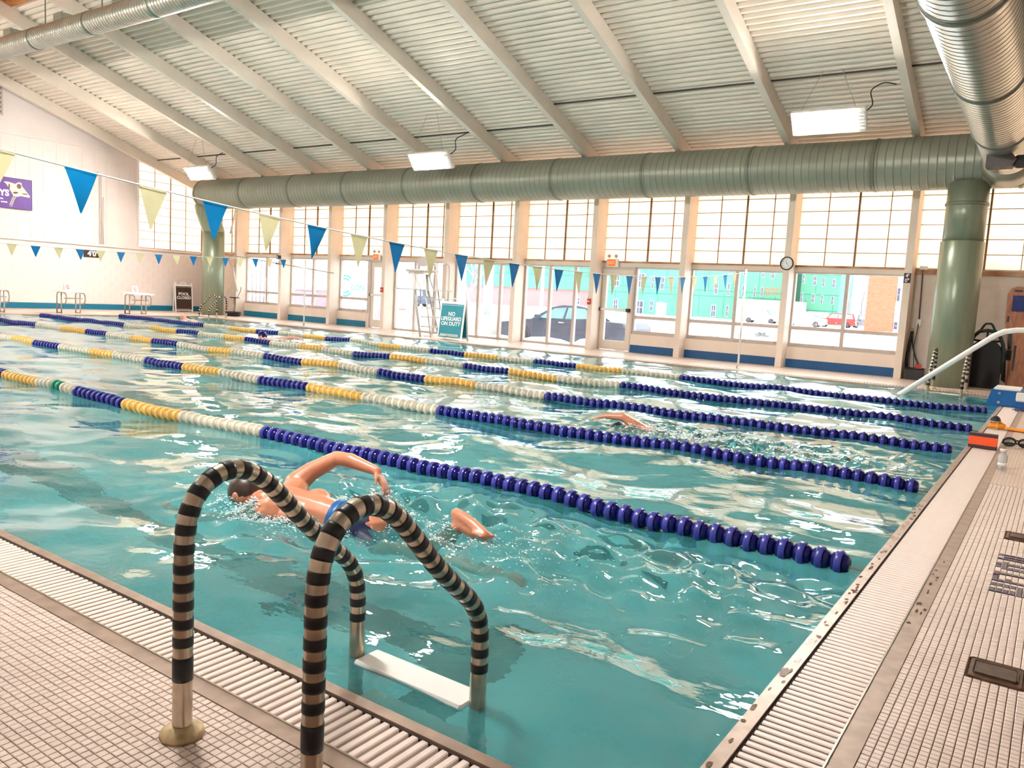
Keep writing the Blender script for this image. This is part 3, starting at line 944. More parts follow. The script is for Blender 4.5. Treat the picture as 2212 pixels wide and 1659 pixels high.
# slim duct high under the ridge
hd = thing('ridge_air_duct', 'slim galvanized spiral duct high under the ridge at the upper left', 'duct', (0, 7.62, 6.63))
x = XL + .05
while x < XR - .1:
    x1 = min(x + 2.476, XR - .05)
    s = obj('duct_section', ribbed_tube(x, x1 - .004, .24, pitch=.10, rib=.003, n=28), [GALV, SEAM], hd)
    obj('joint_band', MB().lathe([(.24, x - .015), (.249, x - .012), (.249, x + .012), (.24, x + .015)], 28, axis='x'), SEAM, s)
    obj('register', MB().box(x + .9, x + 1.28, -.06, .2, .18, .40), DUCT, hd)
    obj('hanger', MB().box(x + .4, x + .42, -.01, .01, .23, deck_z(7.62) - 6.63 + .05), SEAM, hd)
    x = x1
# loudspeaker under the branch duct
sp = thing('loudspeaker', 'dark grey wedge loudspeaker hanging below the galvanized branch duct', 'loudspeaker', (-.36, 12.5, 3.6))
obj('cabinet', MB().prism([(-.2, .02), (.14, .02), (.2, .12), (.14, .2), (-.2, .2)], -.01, .30, 'y'), mat('speaker_grey', srgb(92, 82, 80), .5, var=.15), sp)
obj('driver_head', MB().lathe([(.06, .14), (.1, .2), (.1, .3), (.06, .34)], 16, (0, .12, .1), 'x'), mat('speaker_dark', srgb(66, 60, 62), .45), sp)
obj('bracket', MB().box(-.02, .02, .1, .16, .2, .3), STEEL, sp)

# ------------------------------------------------------------------ flood lamps
LENS = emit('lamp_lens', (1.0, .96, .90), LAMP)
HOUS = mat('lamp_housing', srgb(236, 230, 226), .4)
def flood(x, y, z, facing, label):
    """facing -1 looks towards -y, +1 towards +y; tilted 40 degrees downwards"""
    t = thing('flood_lamp', label, 'lamp', (x, y, z), group='flood lamps under the roof')
    tilt = math.radians(38)
    def pt(a, b, c):      # a along x, b up the face, c out of the face
        yy = c * math.cos(tilt) * facing + b * math.sin(tilt) * facing
        zz = b * math.cos(tilt) - c * math.sin(tilt)
        return (a, yy, zz)
    def bx(name, a0, a1, b0, b1, c0, c1, mt):
        vs = [pt(a, b, c) for c in (c0, c1) for b in (b0, b1) for a in (a0, a1)]
        return obj(name, MB().add(vs, [(0, 2, 3, 1), (4, 5, 7, 6), (0, 1, 5, 4), (2, 6, 7, 3), (0, 4, 6, 2), (1, 3, 7, 5)]), mt, t)
    bx('housing', -.66, .66, -.23, .23, -.09, .0, HOUS)
    bx('lens', -.60, .50, -.2, .2, .001, .008, LENS)
    for k in range(6):
        bx('cooling_fin', .53, .64, -.19 + k * .065, -.16 + k * .065, .001, .03, HOUS)
    for a in (-.5, .5):
        top = deck_z(y) + .045 - z
        obj('hanger_wire', MB().tube([pt(a, .2, -.05), (a * .3, 0, top)], .006, 6), STEEL, t)
    obj('power_cable', MB().tube(spline([pt(.6, .1, -.06), (.72, .12 * -facing, .28), (.66, .2 * -facing, .55), (.82, .4 * -facing, .72), (1.0, .6 * -facing, deck_z(y - .6 * facing) - z)]), .011, 6), BLACK, t)
for x, z, lab in ((-3.32, 4.80, 'glaring white flood lamp nearest the camera at the upper right'), (-13.02, 4.56, 'glaring white flood lamp hanging in the middle of the row'),
                  (-22.9, 4.66, 'glaring white flood lamp farthest away above the duct end')):
    flood(x, 14.0, z, -1, lab)
for x in (-3.32, -13.02, -22.9):
    flood(x, .4, 4.7, 1, 'white flood lamp of the opposite row, ' + {-3.32: 'close above the striped ladder', -13.02: 'above the middle of the near deck', -22.9: 'above the starting block end of the near deck'}[x])

# ------------------------------------------------------------------ pool ladders
LP = [(-.468, 0), (-.468, .3), (-.468, .56), (-.46, .63), (-.432, .69), (-.387, .726), (-.327, .742), (-.275, .733), (-.215, .698), (-.15, .635), (-.04, .515), (.075, .41), (.14, .36), (.172, .315), (.19, .27), (.197, .21), (.2, -.03), (.2, -.95)]
def dense(path, step=.012):
    out = []
    for a, b in zip(path[:-1], path[1:]):
        L = math.dist(a, b); n = max(1, int(L / step))
        for k in range(n): out.append((a[0] + (b[0] - a[0]) * k / n, a[1] + (b[1] - a[1]) * k / n))
    out.append(path[-1]); return out
def smooth_path(p, it=3):
    p = [list(q) for q in p]
    for _ in range(it):
        q = [p[0]] + [[(p[i - 1][k] + 2 * p[i][k] + p[i + 1][k]) / 4 for k in (0, 1)] for i in range(1, len(p) - 1)] + [p[-1]]
        p = q
    return p
PATH = smooth_path(dense(LP), 14)
TUBE = mat('ladder_tube', srgb(205, 188, 168), .26, metal=.8, var=.25, scale=22)
TAPE = mat('black_tape', srgb(20, 22, 26), .42, var=.4, scale=60)
PLATE = mat('tarnished_flange', srgb(206, 182, 140), .5, metal=.4, var=.35, scale=30)
STEP = mat('white_step', srgb(232, 230, 226), .5)
def ladder(loc, rz, label, detail=True):
    t = thing('pool_ladder', label, 'ladder', loc, rz, group='pool ladders')
    s = [0.0]
    for a, b in zip(PATH[:-1], PATH[1:]): s.append(s[-1] + math.dist(a, b))
    s = np.array(s); py = np.array([p[0] for p in PATH]); pz = np.array([p[1] for p in PATH])
    end = float(s[np.argmin(np.abs(py - .2) + 10 * np.abs(pz - .13))])
    for sx in (-.265, .265):
        rail = obj('handrail', MB().tube([(sx, p[0], p[1]) for p in PATH], .0265, 18), TUBE, t)
        obj('flange', MB().lathe([(.06, 0), (.06, .012), (.052, .022), (.036, .03), (.03, .034)], 12, (sx, PATH[0][0], 0)), PLATE, rail)
        # tape bands wound round the rail, one piece each
        d = .165; k = 0; pitch = .0535 if detail else .085
        while d < end:
            w = .068 if k == 0 else pitch * .53
            ds_ = np.linspace(d, d + w, 5)
            obj('tape_band', MB().tube([(sx, float(np.interp(q, s, py)), float(np.interp(q, s, pz))) for q in ds_], .0279, 18), TAPE, rail)
            d += pitch + random.uniform(-.003, .003) + (.045 if k == 0 else 0); k += 1
    zt = max(-.02, float(np.mean([water_z(loc[0] + q, loc[1] + .21 * math.cos(rz)) for q in np.linspace(-.2, .2, 7)]))) + .005   # top tread lies awash
    for z in (zt, -.30, -.58):
        obj('tread', MB().bevbox(-.238, .238, .15, .275, z - .03, z, .012), STEP, t)
    return t
ladder((-.94, 0, 0), 0, 'steel pool ladder with black striped handrails, nearest the camera')
ladder((-.93, WLY, 0), math.pi, 'striped steel pool ladder in front of the right air riser', False)
ladder((-22.75, WLY, 0), math.pi, 'small striped steel ladder at the far left pool corner', False)

# ------------------------------------------------------------------ blue steps with the white handrail, far right corner
bs = thing('pool_steps', 'blue plastic pool steps with white lid and long white handrail', 'pool steps', (0, 13.0, 0))
BPL = mat('blue_plastic', srgb(8, 104, 178), .35, var=.1, scale=10)
obj('body', MB().prism([(-.09, 0.008), (.95, 0.008), (.95, .25), (-.12, .25)], -.4, .45, 'y'), BPL, bs)
obj('side_skirt', MB().prism([(-.3, -.5), (-.012, -.5), (-.012, .2), (-.13, .24)], -.38, .43, 'y'), BPL, bs)
obj('lid', MB().box(-.10, .25, -.38, .43, .251, .27), WPLAST, bs)
obj('lid', MB().box(.4, .93, -.38, .43, .251, .27), WPLAST, bs)
obj('white_block', MB().bevbox(.2, .6, -.44, -.405, .10, .24, .02), WPLAST, bs)
obj('tread', MB().box(-.75, -.05, -.38, .43, -.55, -.5), WPLAST, bs)
for z in (.06, .2):
    obj('bolt', MB().lathe([(.02, -.42), (.02, -.405), (.018, -.402)], 10, (-.02, 0, z), 'y'), STEEL, bs)
hp = [(-1.75, 0, -.28), (-1.47, 0, -.02), (-.4, 0, .90), (-.2, 0, 1.07), (-.08, 0, 1.14), (.08, 0, 1.175), (.3, 0, 1.19), (.75, 0, 1.2), (.85, 0, 1.12), (.88, 0, 1.0), (.88, 0, .27)]
obj('handrail', MB().tube(hp, .042, 14), WPLAST, bs)
obj('rail_post', MB().tube([(-1.75, 0, -.28), (-1.72, 0, -1.24)], .03, 10), WPLAST, bs)

# ------------------------------------------------------------------ flag poles and pennant lines
def pole(x, y, h, label):
    t = thing('flag_pole', label, 'pole', (x, y, 0), group='flag line poles')
    obj('shaft', MB().lathe([(.022, 0), (.022, h)], 12), WPLAST, t)
    obj('socket', MB().lathe([(.05, 0), (.05, .012), (.03, .02), (.03, .06)], 12), STEEL, t)
    obj('eye_bolt', MB().tube([(.03 * math.cos(a), 0, h + .03 + .03 * math.sin(a)) for a in np.linspace(0, 6.0, 12)], .006, 6), STEEL, t)
pole(-4.95, 15.0, 2.10, 'thin white flag pole standing before the windows near the clock')
pole(-18.75, 14.95, 2.0, 'thin white flag pole standing before the far left windows')
def pennant(w, h, k):
    n = 6; mb = MB(); vs = []; fs = []
    amp = .012 * math.sin(k * 1.7) + .006
    for s_ in (0, 1):
        for r in range(n + 1):
            f = r / n; half = w / 2 * (1 - f) + .004
            for c in (-1, 0, 1):
                bend = amp * math.sin(f * 3.1) * (1 if c == 0 else .4) + .02 * f * math.sin(k * 2.3)
                vs.append((bend + (.0008 if s_ else -.0008), c * half + .02 * f * math.sin(k), -h * f))
    for s_ in (0, 1):
        b = s_ * (n + 1) * 3
        for r in range(n):
            for c in range(2):
                q = (b + r * 3 + c, b + r * 3 + c + 1, b + r * 3 + c + 4, b + r * 3 + c + 3)
                fs.append(q if s_ else q[::-1])
    mb.add(vs, fs, 0, True)
    mb.box(-.005, .005, -w / 2, w / 2, -.012, .006)
    return mb
def flag_line(x, y0, y1, zf, first, cols, pitch, w, h, label):
    t = thing('pennant_line', label, 'pennants', (x, 0, 0), group='backstroke pennant lines')
    pts = [(0, yy, zf(yy)) for yy in np.linspace(y0, y1, 60)]
    obj('cord', MB().tube(pts, .006, 6), CORD, t)
    yy = first; k = cols
    meshes = {}
    while yy < y1 - .4:
        key = k % 2
        hh = h if key else h * 1.03
        o = obj('pennant', pennant(w, hh, k), PBLUE if key else PCREAM, t, (0, yy, zf(yy) - .004))
        o.rotation_euler = (math.atan(-(zf(yy + .1) - zf(yy - .1)) / .2) * -1, 0, 0)
        yy += pitch; k += 1
    return t
zn = lambda y: 1.657 + .0072 * (y - 7.7) ** 2
zl = lambda y: 1.807 + .0036 * (y - 7.2) ** 2
flag_line(-4.95, -1.0, 15.0, zn, .628, 0, .526, .215, .29, 'nearer string of blue and cream pennants crossing the pool')
flag_line(-18.75, -1.0, 14.95, zl, 6.6 - .5 * 12, 0, .5, .21, .25, 'farther string of small blue and cream pennants by the end wall')

# ------------------------------------------------------------------ starting blocks and their cards
def start_block(y, label, cardlabel):
    t = thing('starting_block', label, 'starting block', (-24.3, y, 0), group='starting blocks')
    for s in (-.28, .28):
        p = [(-.25, s, 0), (-.25, s, .5), (-.235, s, .58), (-.19, s, .625), (-.1, s, .64), (.24, s, .62), (.3, s, .58), (.33, s, .5), (.33, s, .42), (.3, s, .34), (.24, s, .3), (.02, s, .29)]
        obj('side_frame', MB().tube(p, .02, 10), STEEL, t)
        obj('leg', MB().tube([(.02, s, 0), (.02, s, .63)], .02, 10), STEEL, t)
        obj('foot_bar', MB().tube([(-.25, s, .02), (.02, s, .02)], .014, 8), STEEL, t)
    obj('cross_bar', MB().tube([(.18, -.28, .46), (.18, .28, .46)], .016, 8), STEEL, t)
    obj('step', MB().box(-.1, .1, -.34, .34, .285, .30), STEEL, t)
    obj('platform', MB().prism([(-.3, .655), (.4, .635), (.4, .67), (-.3, .70)], -.36, .36, 'y'), WPLAST, t)
    c = thing('warning_card', cardlabel, 'card', (-24.4, y - .05, .70), group='cards on the starting blocks')
    obj('front_leaf', MB().prism([(-.06, 0), (-.055, 0), (.005, .21), (0, .21)], -.1, .1, 'y'), WPLAST, c)
    obj('rear_leaf', MB().prism([(.06, 0), (.065, 0), (.011, .21), (.006, .21)], -.1, .1, 'y'), WPLAST, c)
    lettering('DO\nNOT\nUSE', .055, RED, c, (.054, 0, .10), (math.radians(90 - 15), 0, math.pi / 2), .001, .0015, .95)
start_block(8.46, 'starting block cut by the left picture edge', 'white DO NOT USE card on the leftmost starting block')
start_block(10.6, 'middle of the three starting blocks along the white end wall', 'white DO NOT USE card on the middle starting block')
start_block(12.74, 'starting block closest to the POOL CLOSED board', 'white DO NOT USE card on the starting block by the POOL CLOSED board')

# ------------------------------------------------------------------ folding sign boards
def board(name, label, loc, rz, w, h, frame_col, face_col, lines, lift=.06, lean=.14):
    """local: faces -y, x across"""
    t = thing(name, label, 'sign', loc, rz)
    for s, y0, y1 in ((-1, -lean, 0), (1, lean, 0)):
        def pl(nm, x0, x1, z0, z1, th, mt, off=0.0):
            f = lambda z: y0 + (y1 - y0) * z / h
            n = -s * -1
            return obj(nm, MB().add([(x, f(z) + s * (c + off), z) for c in (0, th) for z in (z0, z1) for x in (x0, x1)],
                                    [(0, 2, 3, 1), (4, 5, 7, 6), (0, 1, 5, 4), (2, 6, 7, 3), (0, 4, 6, 2), (1, 3, 7, 5)]), mt, t)
        pl('side_rail', -w / 2, -w / 2 + .05, 0, h, .03, frame_col)
        pl('side_rail', w / 2 - .05, w / 2, 0, h, .03, frame_col)
        pl('cross_rail', -w / 2 + .05, w / 2 - .05, h - .12, h - .07, .03, frame_col)
        pl('cross_rail', -w / 2 + .05, w / 2 - .05, .04, .07, .03, frame_col)
        pl('face', -w / 2 + .04, w / 2 - .04, .075, h - .13, .012, face_col, .02)
        if s == -1:
            pl('border_line', -w / 2 + .06, w / 2 - .06, h - .165, h - .158, .002, LETW, .033)
            pl('border_line', -w / 2 + .06, w / 2 - .06, .10, .107, .002, LETW, .033)
    obj('handle', MB().tube([(-.1, 0, h - .07), (-.1, 0, h), (-.06, 0, h + .015), (.06, 0, h + .015), (.1, 0, h), (.1, 0, h - .07)], .014, 8), frame_col, t)
    ang = math.atan2(lean, h)
    for (txt, size, z, bold, sx) in lines:
        lettering(txt, size, LETW, t, (0, -lean * (1 - z / h) - .037, z), (math.pi / 2 - ang, 0, 0), .0015, bold, sx=sx)
    return t, ang
TEALS = mat('teal_sign', srgb(0, 134, 150), .4, var=.05)
b, ang = board('lifeguard_sign', 'teal folding board reading NO LIFEGUARD ON DUTY before the glass doors', (-12.8, 14.98, 0), .0, .84, 1.1, WPLAST, TEALS,
               [('NO', .15, .70, .003, 1.0), ('LIFEGUARD', .145, .57, .003, .92), ('ON DUTY', .145, .44, .003, 1.0)])
for (z, x0, x1) in ((.155, -.3, -.02), (.155, .0, .3), (.125, -.31, -.1), (.125, -.07, .3)):
    obj('fine_print', MB().box(x0, x1, -.15 * (1 - z / 1.1) - .05, -.14 * (1 - z / 1.1) - .035, z - .008, z + .008), LETW, b)
BRN = mat('brown_sign', srgb(62, 42, 36), .5, var=.1)
board('closed_sign', 'white framed brown folding board reading POOL CLOSED in the far left corner', (-26.75, 15.95, 0), math.radians(78), .66, 1.08, WPLAST, BRN,
      [('POOL', .15, .66, .003, 1.0), ('CLOSED', .15, .52, .003, .95)], lean=.12)

# ------------------------------------------------------------------ lifeguard chair
CHW = mat('chair_grey_white', srgb(206, 198, 192), .45)
gc = thing('lifeguard_chair', 'tall white lifeguard chair with steps and foot platform at the glass doors', 'chair', (-14.2, 15.45, 0))
for s in (-.28, .28):
    obj('leg', MB().tube([(.2, s - .15 if s < 0 else s + .1, 0), (-.22, s, 1.35), (-.27, s, 1.76)], .035, 10), CHW, gc)
    obj('leg', MB().tube([(.46, s, 0), (.08, s, 1.76)], .022, 10), CHW, gc)
    rail = [(.52, s, .12), (.56, s, .3), (.56, s, 1.9), (.53, s, 2.02), (.45, s, 2.06), (.32, s, 2.0)]
    obj('ladder_rail', MB().tube(rail, .02, 8), CHW, gc)
    obj('brace', MB().tube([(.52, s, .12), (.42, s, .03), (.2, s, .03)], .018, 8), CHW, gc)
    obj('seat_brace', MB().tube([(-.2, s, 1.74), (.02, s, 1.3), (.02, s, .9)], .02, 8), CHW, gc)
for z in (.29, .56, .81, 1.06):
    obj('tread', MB().box(.06, .55, -.28, .28, z - .02, z + .015), CHW, gc)
obj('foot_platform', MB().box(-.95, .62, -.36, .36, 1.29, 1.325), CHW, gc)
obj('seat', MB().bevbox(-.58, .16, -.3, .3, 1.80, 1.88, .03), CHW, gc)
obj('seat_base', MB().box(-.5, .05, -.25, .25, 1.74, 1.795), STEEL, gc)
bk = MB().prism([(-.62, 2.0), (-.6, 2.22), (-.4, 2.26), (-.2, 2.2), (-.16, 2.02), (-.4, 1.97)], .25, .31, 'y')
obj('backrest', bk, CHW, gc)
for xx in (-.58, -.24):
    obj('back_strut', MB().tube([(xx, .29, 1.86), (xx, .29, 2.05)], .03, 8), CHW, gc)

# ------------------------------------------------------------------ life hook on the columns
lh = thing('life_hook', 'long silver rescue pole with a wire loop hung across the far left columns', 'rescue pole', (-24.35, 16.40, 2.02))
obj('shaft', MB().tube([(.2, 0, .13), (5.3, 0, -.33)], .017, 8), STEEL, lh)
obj('loop', MB().tube([(.235 * math.cos(a), 0, .235 * math.sin(a)) for a in np.linspace(0, 2 * math.pi, 25)[:-1]], .012, 8, closed=True), STEEL, lh)
obj('hook_bracket', MB().box(2.4, 2.46, -.03, .08, -.11, -.05), BLACK, lh)

# ------------------------------------------------------------------ clock
ck = thing('wall_clock', 'round black rimmed clock on the column between two right windows', 'clock', (CX[8] + .075, 16.5, 2.333))
obj('case', MB().lathe([(.15, 0), (.15, -.035), (.142, -.045), (.128, -.045), (.126, -.02)], 36, axis='y'), BLACK, ck)
obj('dial', MB().lathe([(.128, -.001), (.128, -.022)], 36, axis='y'), LETW, ck)
for n in range(1, 13):
    a = math.radians(n * 30)
    lettering(str(n), .032, INK, ck, (.102 * math.sin(a), -.0235, .102 * math.cos(a)), (math.pi / 2, 0, 0), .0005, .0004, name='numeral')
for L, w, deg in ((.07, .008, 341), (.105, .005, 138)):
    a = math.radians(deg); d = (math.sin(a), math.cos(a)); p = (d[1], -d[0])
    obj('hand', MB().add([(d[0] * t * L + p[0] * q * w, yy, d[1] * t * L + p[1] * q * w) for yy in (-.026, -.029) for (t, q) in ((-.15, -.5), (1, -.25), (1, .25), (-.15, .5))],
                         [(0, 1, 2, 3), (7, 6, 5, 4), (0, 4, 5, 1), (1, 5, 6, 2), (2, 6, 7, 3), (3, 7, 4, 0)]), INK, ck)

# ------------------------------------------------------------------ depth signs
MAR = mat('maroon_sign', srgb(48, 14, 26), .45)
ds = thing('depth_sign', "small maroon 4'0\" sign on the rightmost window column", 'sign', (CX[9] + .07, 16.485, 2.09))
obj('plate', MB().box(-.065, .065, 0, .012, -.1, .1), MAR, ds)
lettering("4'", .10, LETW, ds, (.0, -.002, .045), (math.pi / 2, 0, 0), .001, .003)
lettering('0"', .10, LETW, ds, (.0, -.002, -.052), (math.pi / 2, 0, 0), .001, .003)
ds = thing('depth_sign', "wide brown 4'0\" sign on the white end wall behind the blue pennants", 'sign', (XL + .014, 12.77, 1.92))
obj('plate', MB().box(0, .012, -.3, .3, -.125, .125), BRN, ds)
lettering('4\'0"', .25, LETW, ds, (.014, .02, 0), (math.pi / 2, 0, math.pi / 2), .001, .008)
# small black camera on a column
cm = thing('wall_camera', 'small black box camera on the column beside the far left windows', 'camera', (CX[1] + .07, 16.44, 2.16))
obj('body', MB().box(-.06, .06, -.04, .06, -.06, .06), BLACK, cm)
obj('lens', MB().lathe([(.03, -.06), (.03, -.04)], 12, axis='y'), LETW, cm)

# ------------------------------------------------------------------ exit signs and pull stations
ORNG = emit('exit_glow', (1.0, .22, .05), .34)
def exit_sign(x, label):
    t = thing('exit_sign', label, 'sign', (x, 16.84, 2.27), group='lit exit signs')
    obj('housing', MB().bevbox(-.165, .165, 0, .08, -.1, .1, .01), WPLAST, t)
    obj('lit_face', MB().box(-.13, .10, -.004, -.001, -.085, .085), ORNG, t)
    lettering('EXIT', .12, emit('exit_letters', (1.0, .62, .35), .36), t, (-.015, -.006, 0), (math.pi / 2, 0, 0), .001, .001, sx=.75)
    for s in (-.1, .1):
        h = obj('emergency_head', MB().lathe([(.02, .03), (.045, .01), (.045, -.02)], 14, (s, .02, .175), 'y'), mat('head_tan', srgb(214, 176, 150), .4), t)
        obj('stem', MB().tube([(s, .03, .1), (s, .03, .14)], .01, 6), WPLAST, h)
exit_sign(-9.12, 'orange lit EXIT sign above the right glass door')
exit_sign(-17.6, 'orange lit EXIT sign above the left glass door')
for c, lab in ((CX[6], 'red fire alarm pull box on the column left of the right door'), (CX[3], 'red fire alarm pull box on the column beside the left door')):
    t = thing('fire_pull_box', lab, 'alarm box', (c + .05, 16.45, 1.24), group='fire alarm pull boxes')
    obj('body', MB().bevbox(-.05, .05, 0, .05, -.075, .075, .008), RED, t)
    obj('handle', MB().box(-.03, .03, -.012, -.001, -.01, .015), LETW, t)

# ------------------------------------------------------------------ banner on the end wall
bn = thing('team_banner', 'purple banner with a white manta ray high on the end wall', 'banner', (XL + .02, 9.9, 3.64))
PURP = mat('purple_vinyl', srgb(108, 62, 158), .4, var=.12, scale=3)
obj('sheet', MB().box(0, .008, -1.2, .92, -.48, .48), PURP, bn)
for (a, b, c, d) in ((-1.2, .92, .465, .48), (-1.2, .92, -.48, -.465), (.905, .92, -.465, .465)):
    obj('edge_hem', MB().box(.0085, .011, a, b, c, d), mat('navy_hem', srgb(48, 26, 92), .5), bn)
ray = [(.08, .33), (.2, .345), (.42, .30), (.52, .37), (.6, .36), (.62, .26), (.86, -.04), (.84, -.08), (.58, -.06), (.46, -.1), (.36, -.09), (.33, -.02), (.26, .1), (.16, .26)]
RAYM = mat('ray_white', srgb(232, 226, 208), .5, var=.12, scale=14)
obj('ray_body', MB().prism(ray, .009, .014, 'x'), RAYM, bn)
tail = [(.4, -.09), (.37, -.15), (.34, -.2), (.32, -.27), (.3, -.33), (.27, -.4)]
for (a, b) in zip(tail[:-1], tail[1:]):
    cy, cz = (a[0] + b[0]) / 2, (a[1] + b[1]) / 2
    obj('tail_link', MB().tube([(.012, cy + .035 * math.cos(q), cz + .05 * math.sin(q)) for q in np.linspace(0, 2 * math.pi, 13)[:-1]], .009, 6, closed=True), RAYM, bn)
for (cy, cz, w, h) in ((.53, .24, .07, .08), (.4, .02, .05, .03), (.45, .03, .05, .03), (.24, .2, .025, .09), (.7, .02, .09, .02)):
    obj('ray_mark', MB().prism([(cy + w * math.cos(q), cz + h * math.sin(q)) for q in np.linspace(0, 6.28, 11)[:-1]], .0142, .016, 'x'), mat('ray_brown', srgb(120, 84, 84), .5), bn)
lettering('YS', .26, LETW, bn, (.011, .1, -.02), (math.pi / 2, 0, math.pi / 2), .002, .012)
for (y0, y1, z) in ((-.04, .06, -.2), (.0, .18, -.3)):
    obj('small_lettering', MB().box(.009, .0115, y0, y1, z - .018, z + .018), LETW, bn)

# ------------------------------------------------------------------ things in the right corner
t = thing('spine_board', 'orange wooden rescue board with blue head pad leaning on the right wall', 'rescue board', (.08, 16.72, 0))
WOODB = mat('varnished_board', srgb(196, 124, 76), .4, col2=srgb(172, 98, 56), scale=5, stretch=(4, 4, 1))
prof = [(-.19, 0.0), (.19, 0.0), (.23, .06), (.23, .5), (.30, 1.0), (.37, 1.3), (.38, 1.85), (.33, 1.96), (.24, 2.0), (-.24, 2.0), (-.33, 1.96), (-.38, 1.85), (-.37, 1.3), (-.30, 1.0), (-.23, .5), (-.23, .06)]
lean = lambda z: .04 + .19 * z / 2.0
def leaned(poly, o0, o1):
    n = len(poly); vs = [(p[0], lean(p[1]) + o, p[1]) for o in (o0, o1) for p in poly]
    return MB().add(vs, [tuple(range(n)), tuple(range(2 * n - 1, n - 1, -1))] + [(i, n + i, n + (i + 1) % n, (i + 1) % n) for i in range(n)])
obj('board', leaned(prof, -.03, 0), WOODB, t)
sq = lambda x0, x1, z0, z1: [(x0, z0), (x1, z0), (x1, z1), (x0, z1)]
obj('head_pad', leaned(sq(-.28, .28, 1.52, 1.83), -.07, -.031), mat('blue_pad', srgb(8, 44, 140), .5, var=.5, scale=14), t)
for s in (-1, 1):
    for (x0, x1, z0, z1) in ((.19, .28, .55, .75), (.12, .16, .35, .85), (.30, .34, 1.30, 1.42)):
        p = sq(x0, x1, z0, z1) if s > 0 else sq(-x1, -x0, z0, z1)
        obj('hand_slot', leaned(p, -.036, -.031), BLACK, t)
    obj('strap', leaned([(s * .22, 1.1), (s * .29, 1.08), (s * .26, .75), (s * .2, .78)], -.06, -.037), BLACK, t)
    obj('strap', leaned([(s * .29, .8), (s * .34, .7), (s * .31, .15), (s * .23, .1)], -.075, -.045), BLACK, t)
for s in (-1, 0, 1):
    obj('hand_slot', leaned(sq(s * .2 - .07, s * .2 + .07, 1.90, 1.94), -.036, -.031), BLACK, t)
    obj('hand_slot', leaned(sq(s * .12 - .05, s * .12 + .05, .03, .055), -.036, -.031), BLACK, t)

t = thing('equipment_bag', 'dark green black tall bag with a moulded carry handle beside the rescue board', 'bag', (-.52, 16.3, 0))
DG = mat('dark_green_plastic', srgb(6, 46, 40), .35, var=.3, scale=12); DK = mat('near_black_cloth', srgb(10, 14, 20), .6, var=.4, scale=9)
arch = [(-.29, 0), (.29, 0), (.30, .5), (.29, .85), (.24, 1.0), (.15, 1.1), (-.15, 1.1), (-.24, 1.0), (-.29, .85), (-.30, .5)]
obj('sack', MB().prism([(p[0] * .96, p[1] * .82) for p in arch], -.14, .16, 'y'), DK, t)
def strip(path, w, y0, y1):
    mb = MB(); mb.tube([(p[0], (y0 + y1) / 2, p[1]) for p in path], w, 8, ry=(y1 - y0) / 2); return mb
obj('shell_rim', strip([(-.29, .3), (-.30, .6), (-.28, .85), (-.22, 1.0), (-.14, 1.09), (0, 1.12), (.14, 1.09), (.22, 1.0), (.28, .85), (.30, .6), (.29, .3)], .035, -.1, .1), DG, t)
obj('shell_bar', strip([(-.24, .92), (0, .9), (.24, .92)], .02, -.05, .05), DG, t)
obj('shell_bar', strip([(0, .9), (0, 1.1)], .018, -.05, .05), DG, t)
obj('carry_handle', strip([(-.13, 1.1), (-.07, 1.22), (-.04, 1.25), (.04, 1.25), (.07, 1.22), (.13, 1.1)], .022, -.04, .04), DG, t)

t = thing('black_tub', 'low rectangular black tub on the deck against the rightmost column', 'tub', (-1.78, 16.72, 0))
for (a, b, c, d) in ((-.17, .17, -.13, -.12), (-.17, .17, .12, .13), (-.17, -.16, -.12, .12), (.16, .17, -.12, .12)):
    obj('side', MB().box(a, b, c, d, .0, .23), BLACK, t)
obj('bottom', MB().box(-.16, .16, -.12, .12, .0, .012), BLACK, t)
obj('top_rim', MB().tube([(-.175, -.135, .23), (.175, -.135, .23), (.175, .135, .23), (-.175, .135, .23)], .012, 6, closed=True), BLACK, t)
for s in (-1, 1):
    obj('ear', MB().lathe([(.02, .172), (.02, .182)], 10, (0, 0, .17) if False else (s * 0, 0, .15), 'x') if s > 0 else MB().lathe([(.02, -.182), (.02, -.172)], 10, (0, 0, .15), 'x'), STEEL, t)
t = thing('red_brush', 'small red brush head standing in the black tub', 'brush', (-1.72, 16.7, .05))
obj('head', MB().box(-.06, .06, -.02, .02, .13, .27), RED, t)
obj('shaft', MB().tube([(0, 0, 0), (0, 0, .14)], .012, 8), RED, t)
t = thing('garden_hose', 'dark green hose looped from the wall hook down into the black tub', 'hose', (-1.93, 16.9, 0))
obj('loop', MB().tube(spline([(-.0, 0, 1.0), (-.03, -.02, .7), (-.04, -.05, .4), (0, -.12, .1)]), .03, 8), DK, t)
obj('loop', MB().tube(spline([(0, 0, 1.0), (.03, -.02, .75), (.1, -.05, .5), (.22, -.1, .22), (.2, -.16, .1)]), .014, 8), DG, t)
obj('hook', MB().tube([(0, .10, 1.03), (0, 0, 1.03), (0, 0, 1.06)], .012, 6), STEEL, t)
t = thing('wall_outlet', 'white outlet box with brown conduit and cable on the right block wall', 'outlet', (-1.84, 17.0, 1.19))
obj('box_cover', MB().bevbox(-.05, .05, -.05, .006, -.07, .07, .008), WPLAST, t)
obj('conduit', MB().tube([(0, -.02, .07), (-.03, -.02, 1.1)], .014, 8), mat('brown_conduit', srgb(112, 84, 74), .5), t)
obj('cable', MB().tube([(0, -.05, -.02), (0, -.09, -.15), (-.03, -.12, -.5), (.02, -.22, -.9), (.05, -.28, -1.0)], .008, 6), BLACK, t)
obj('junction_box', MB().box(-.09, .06, -.06, .0, 1.1, 1.18), WPLAST, t)

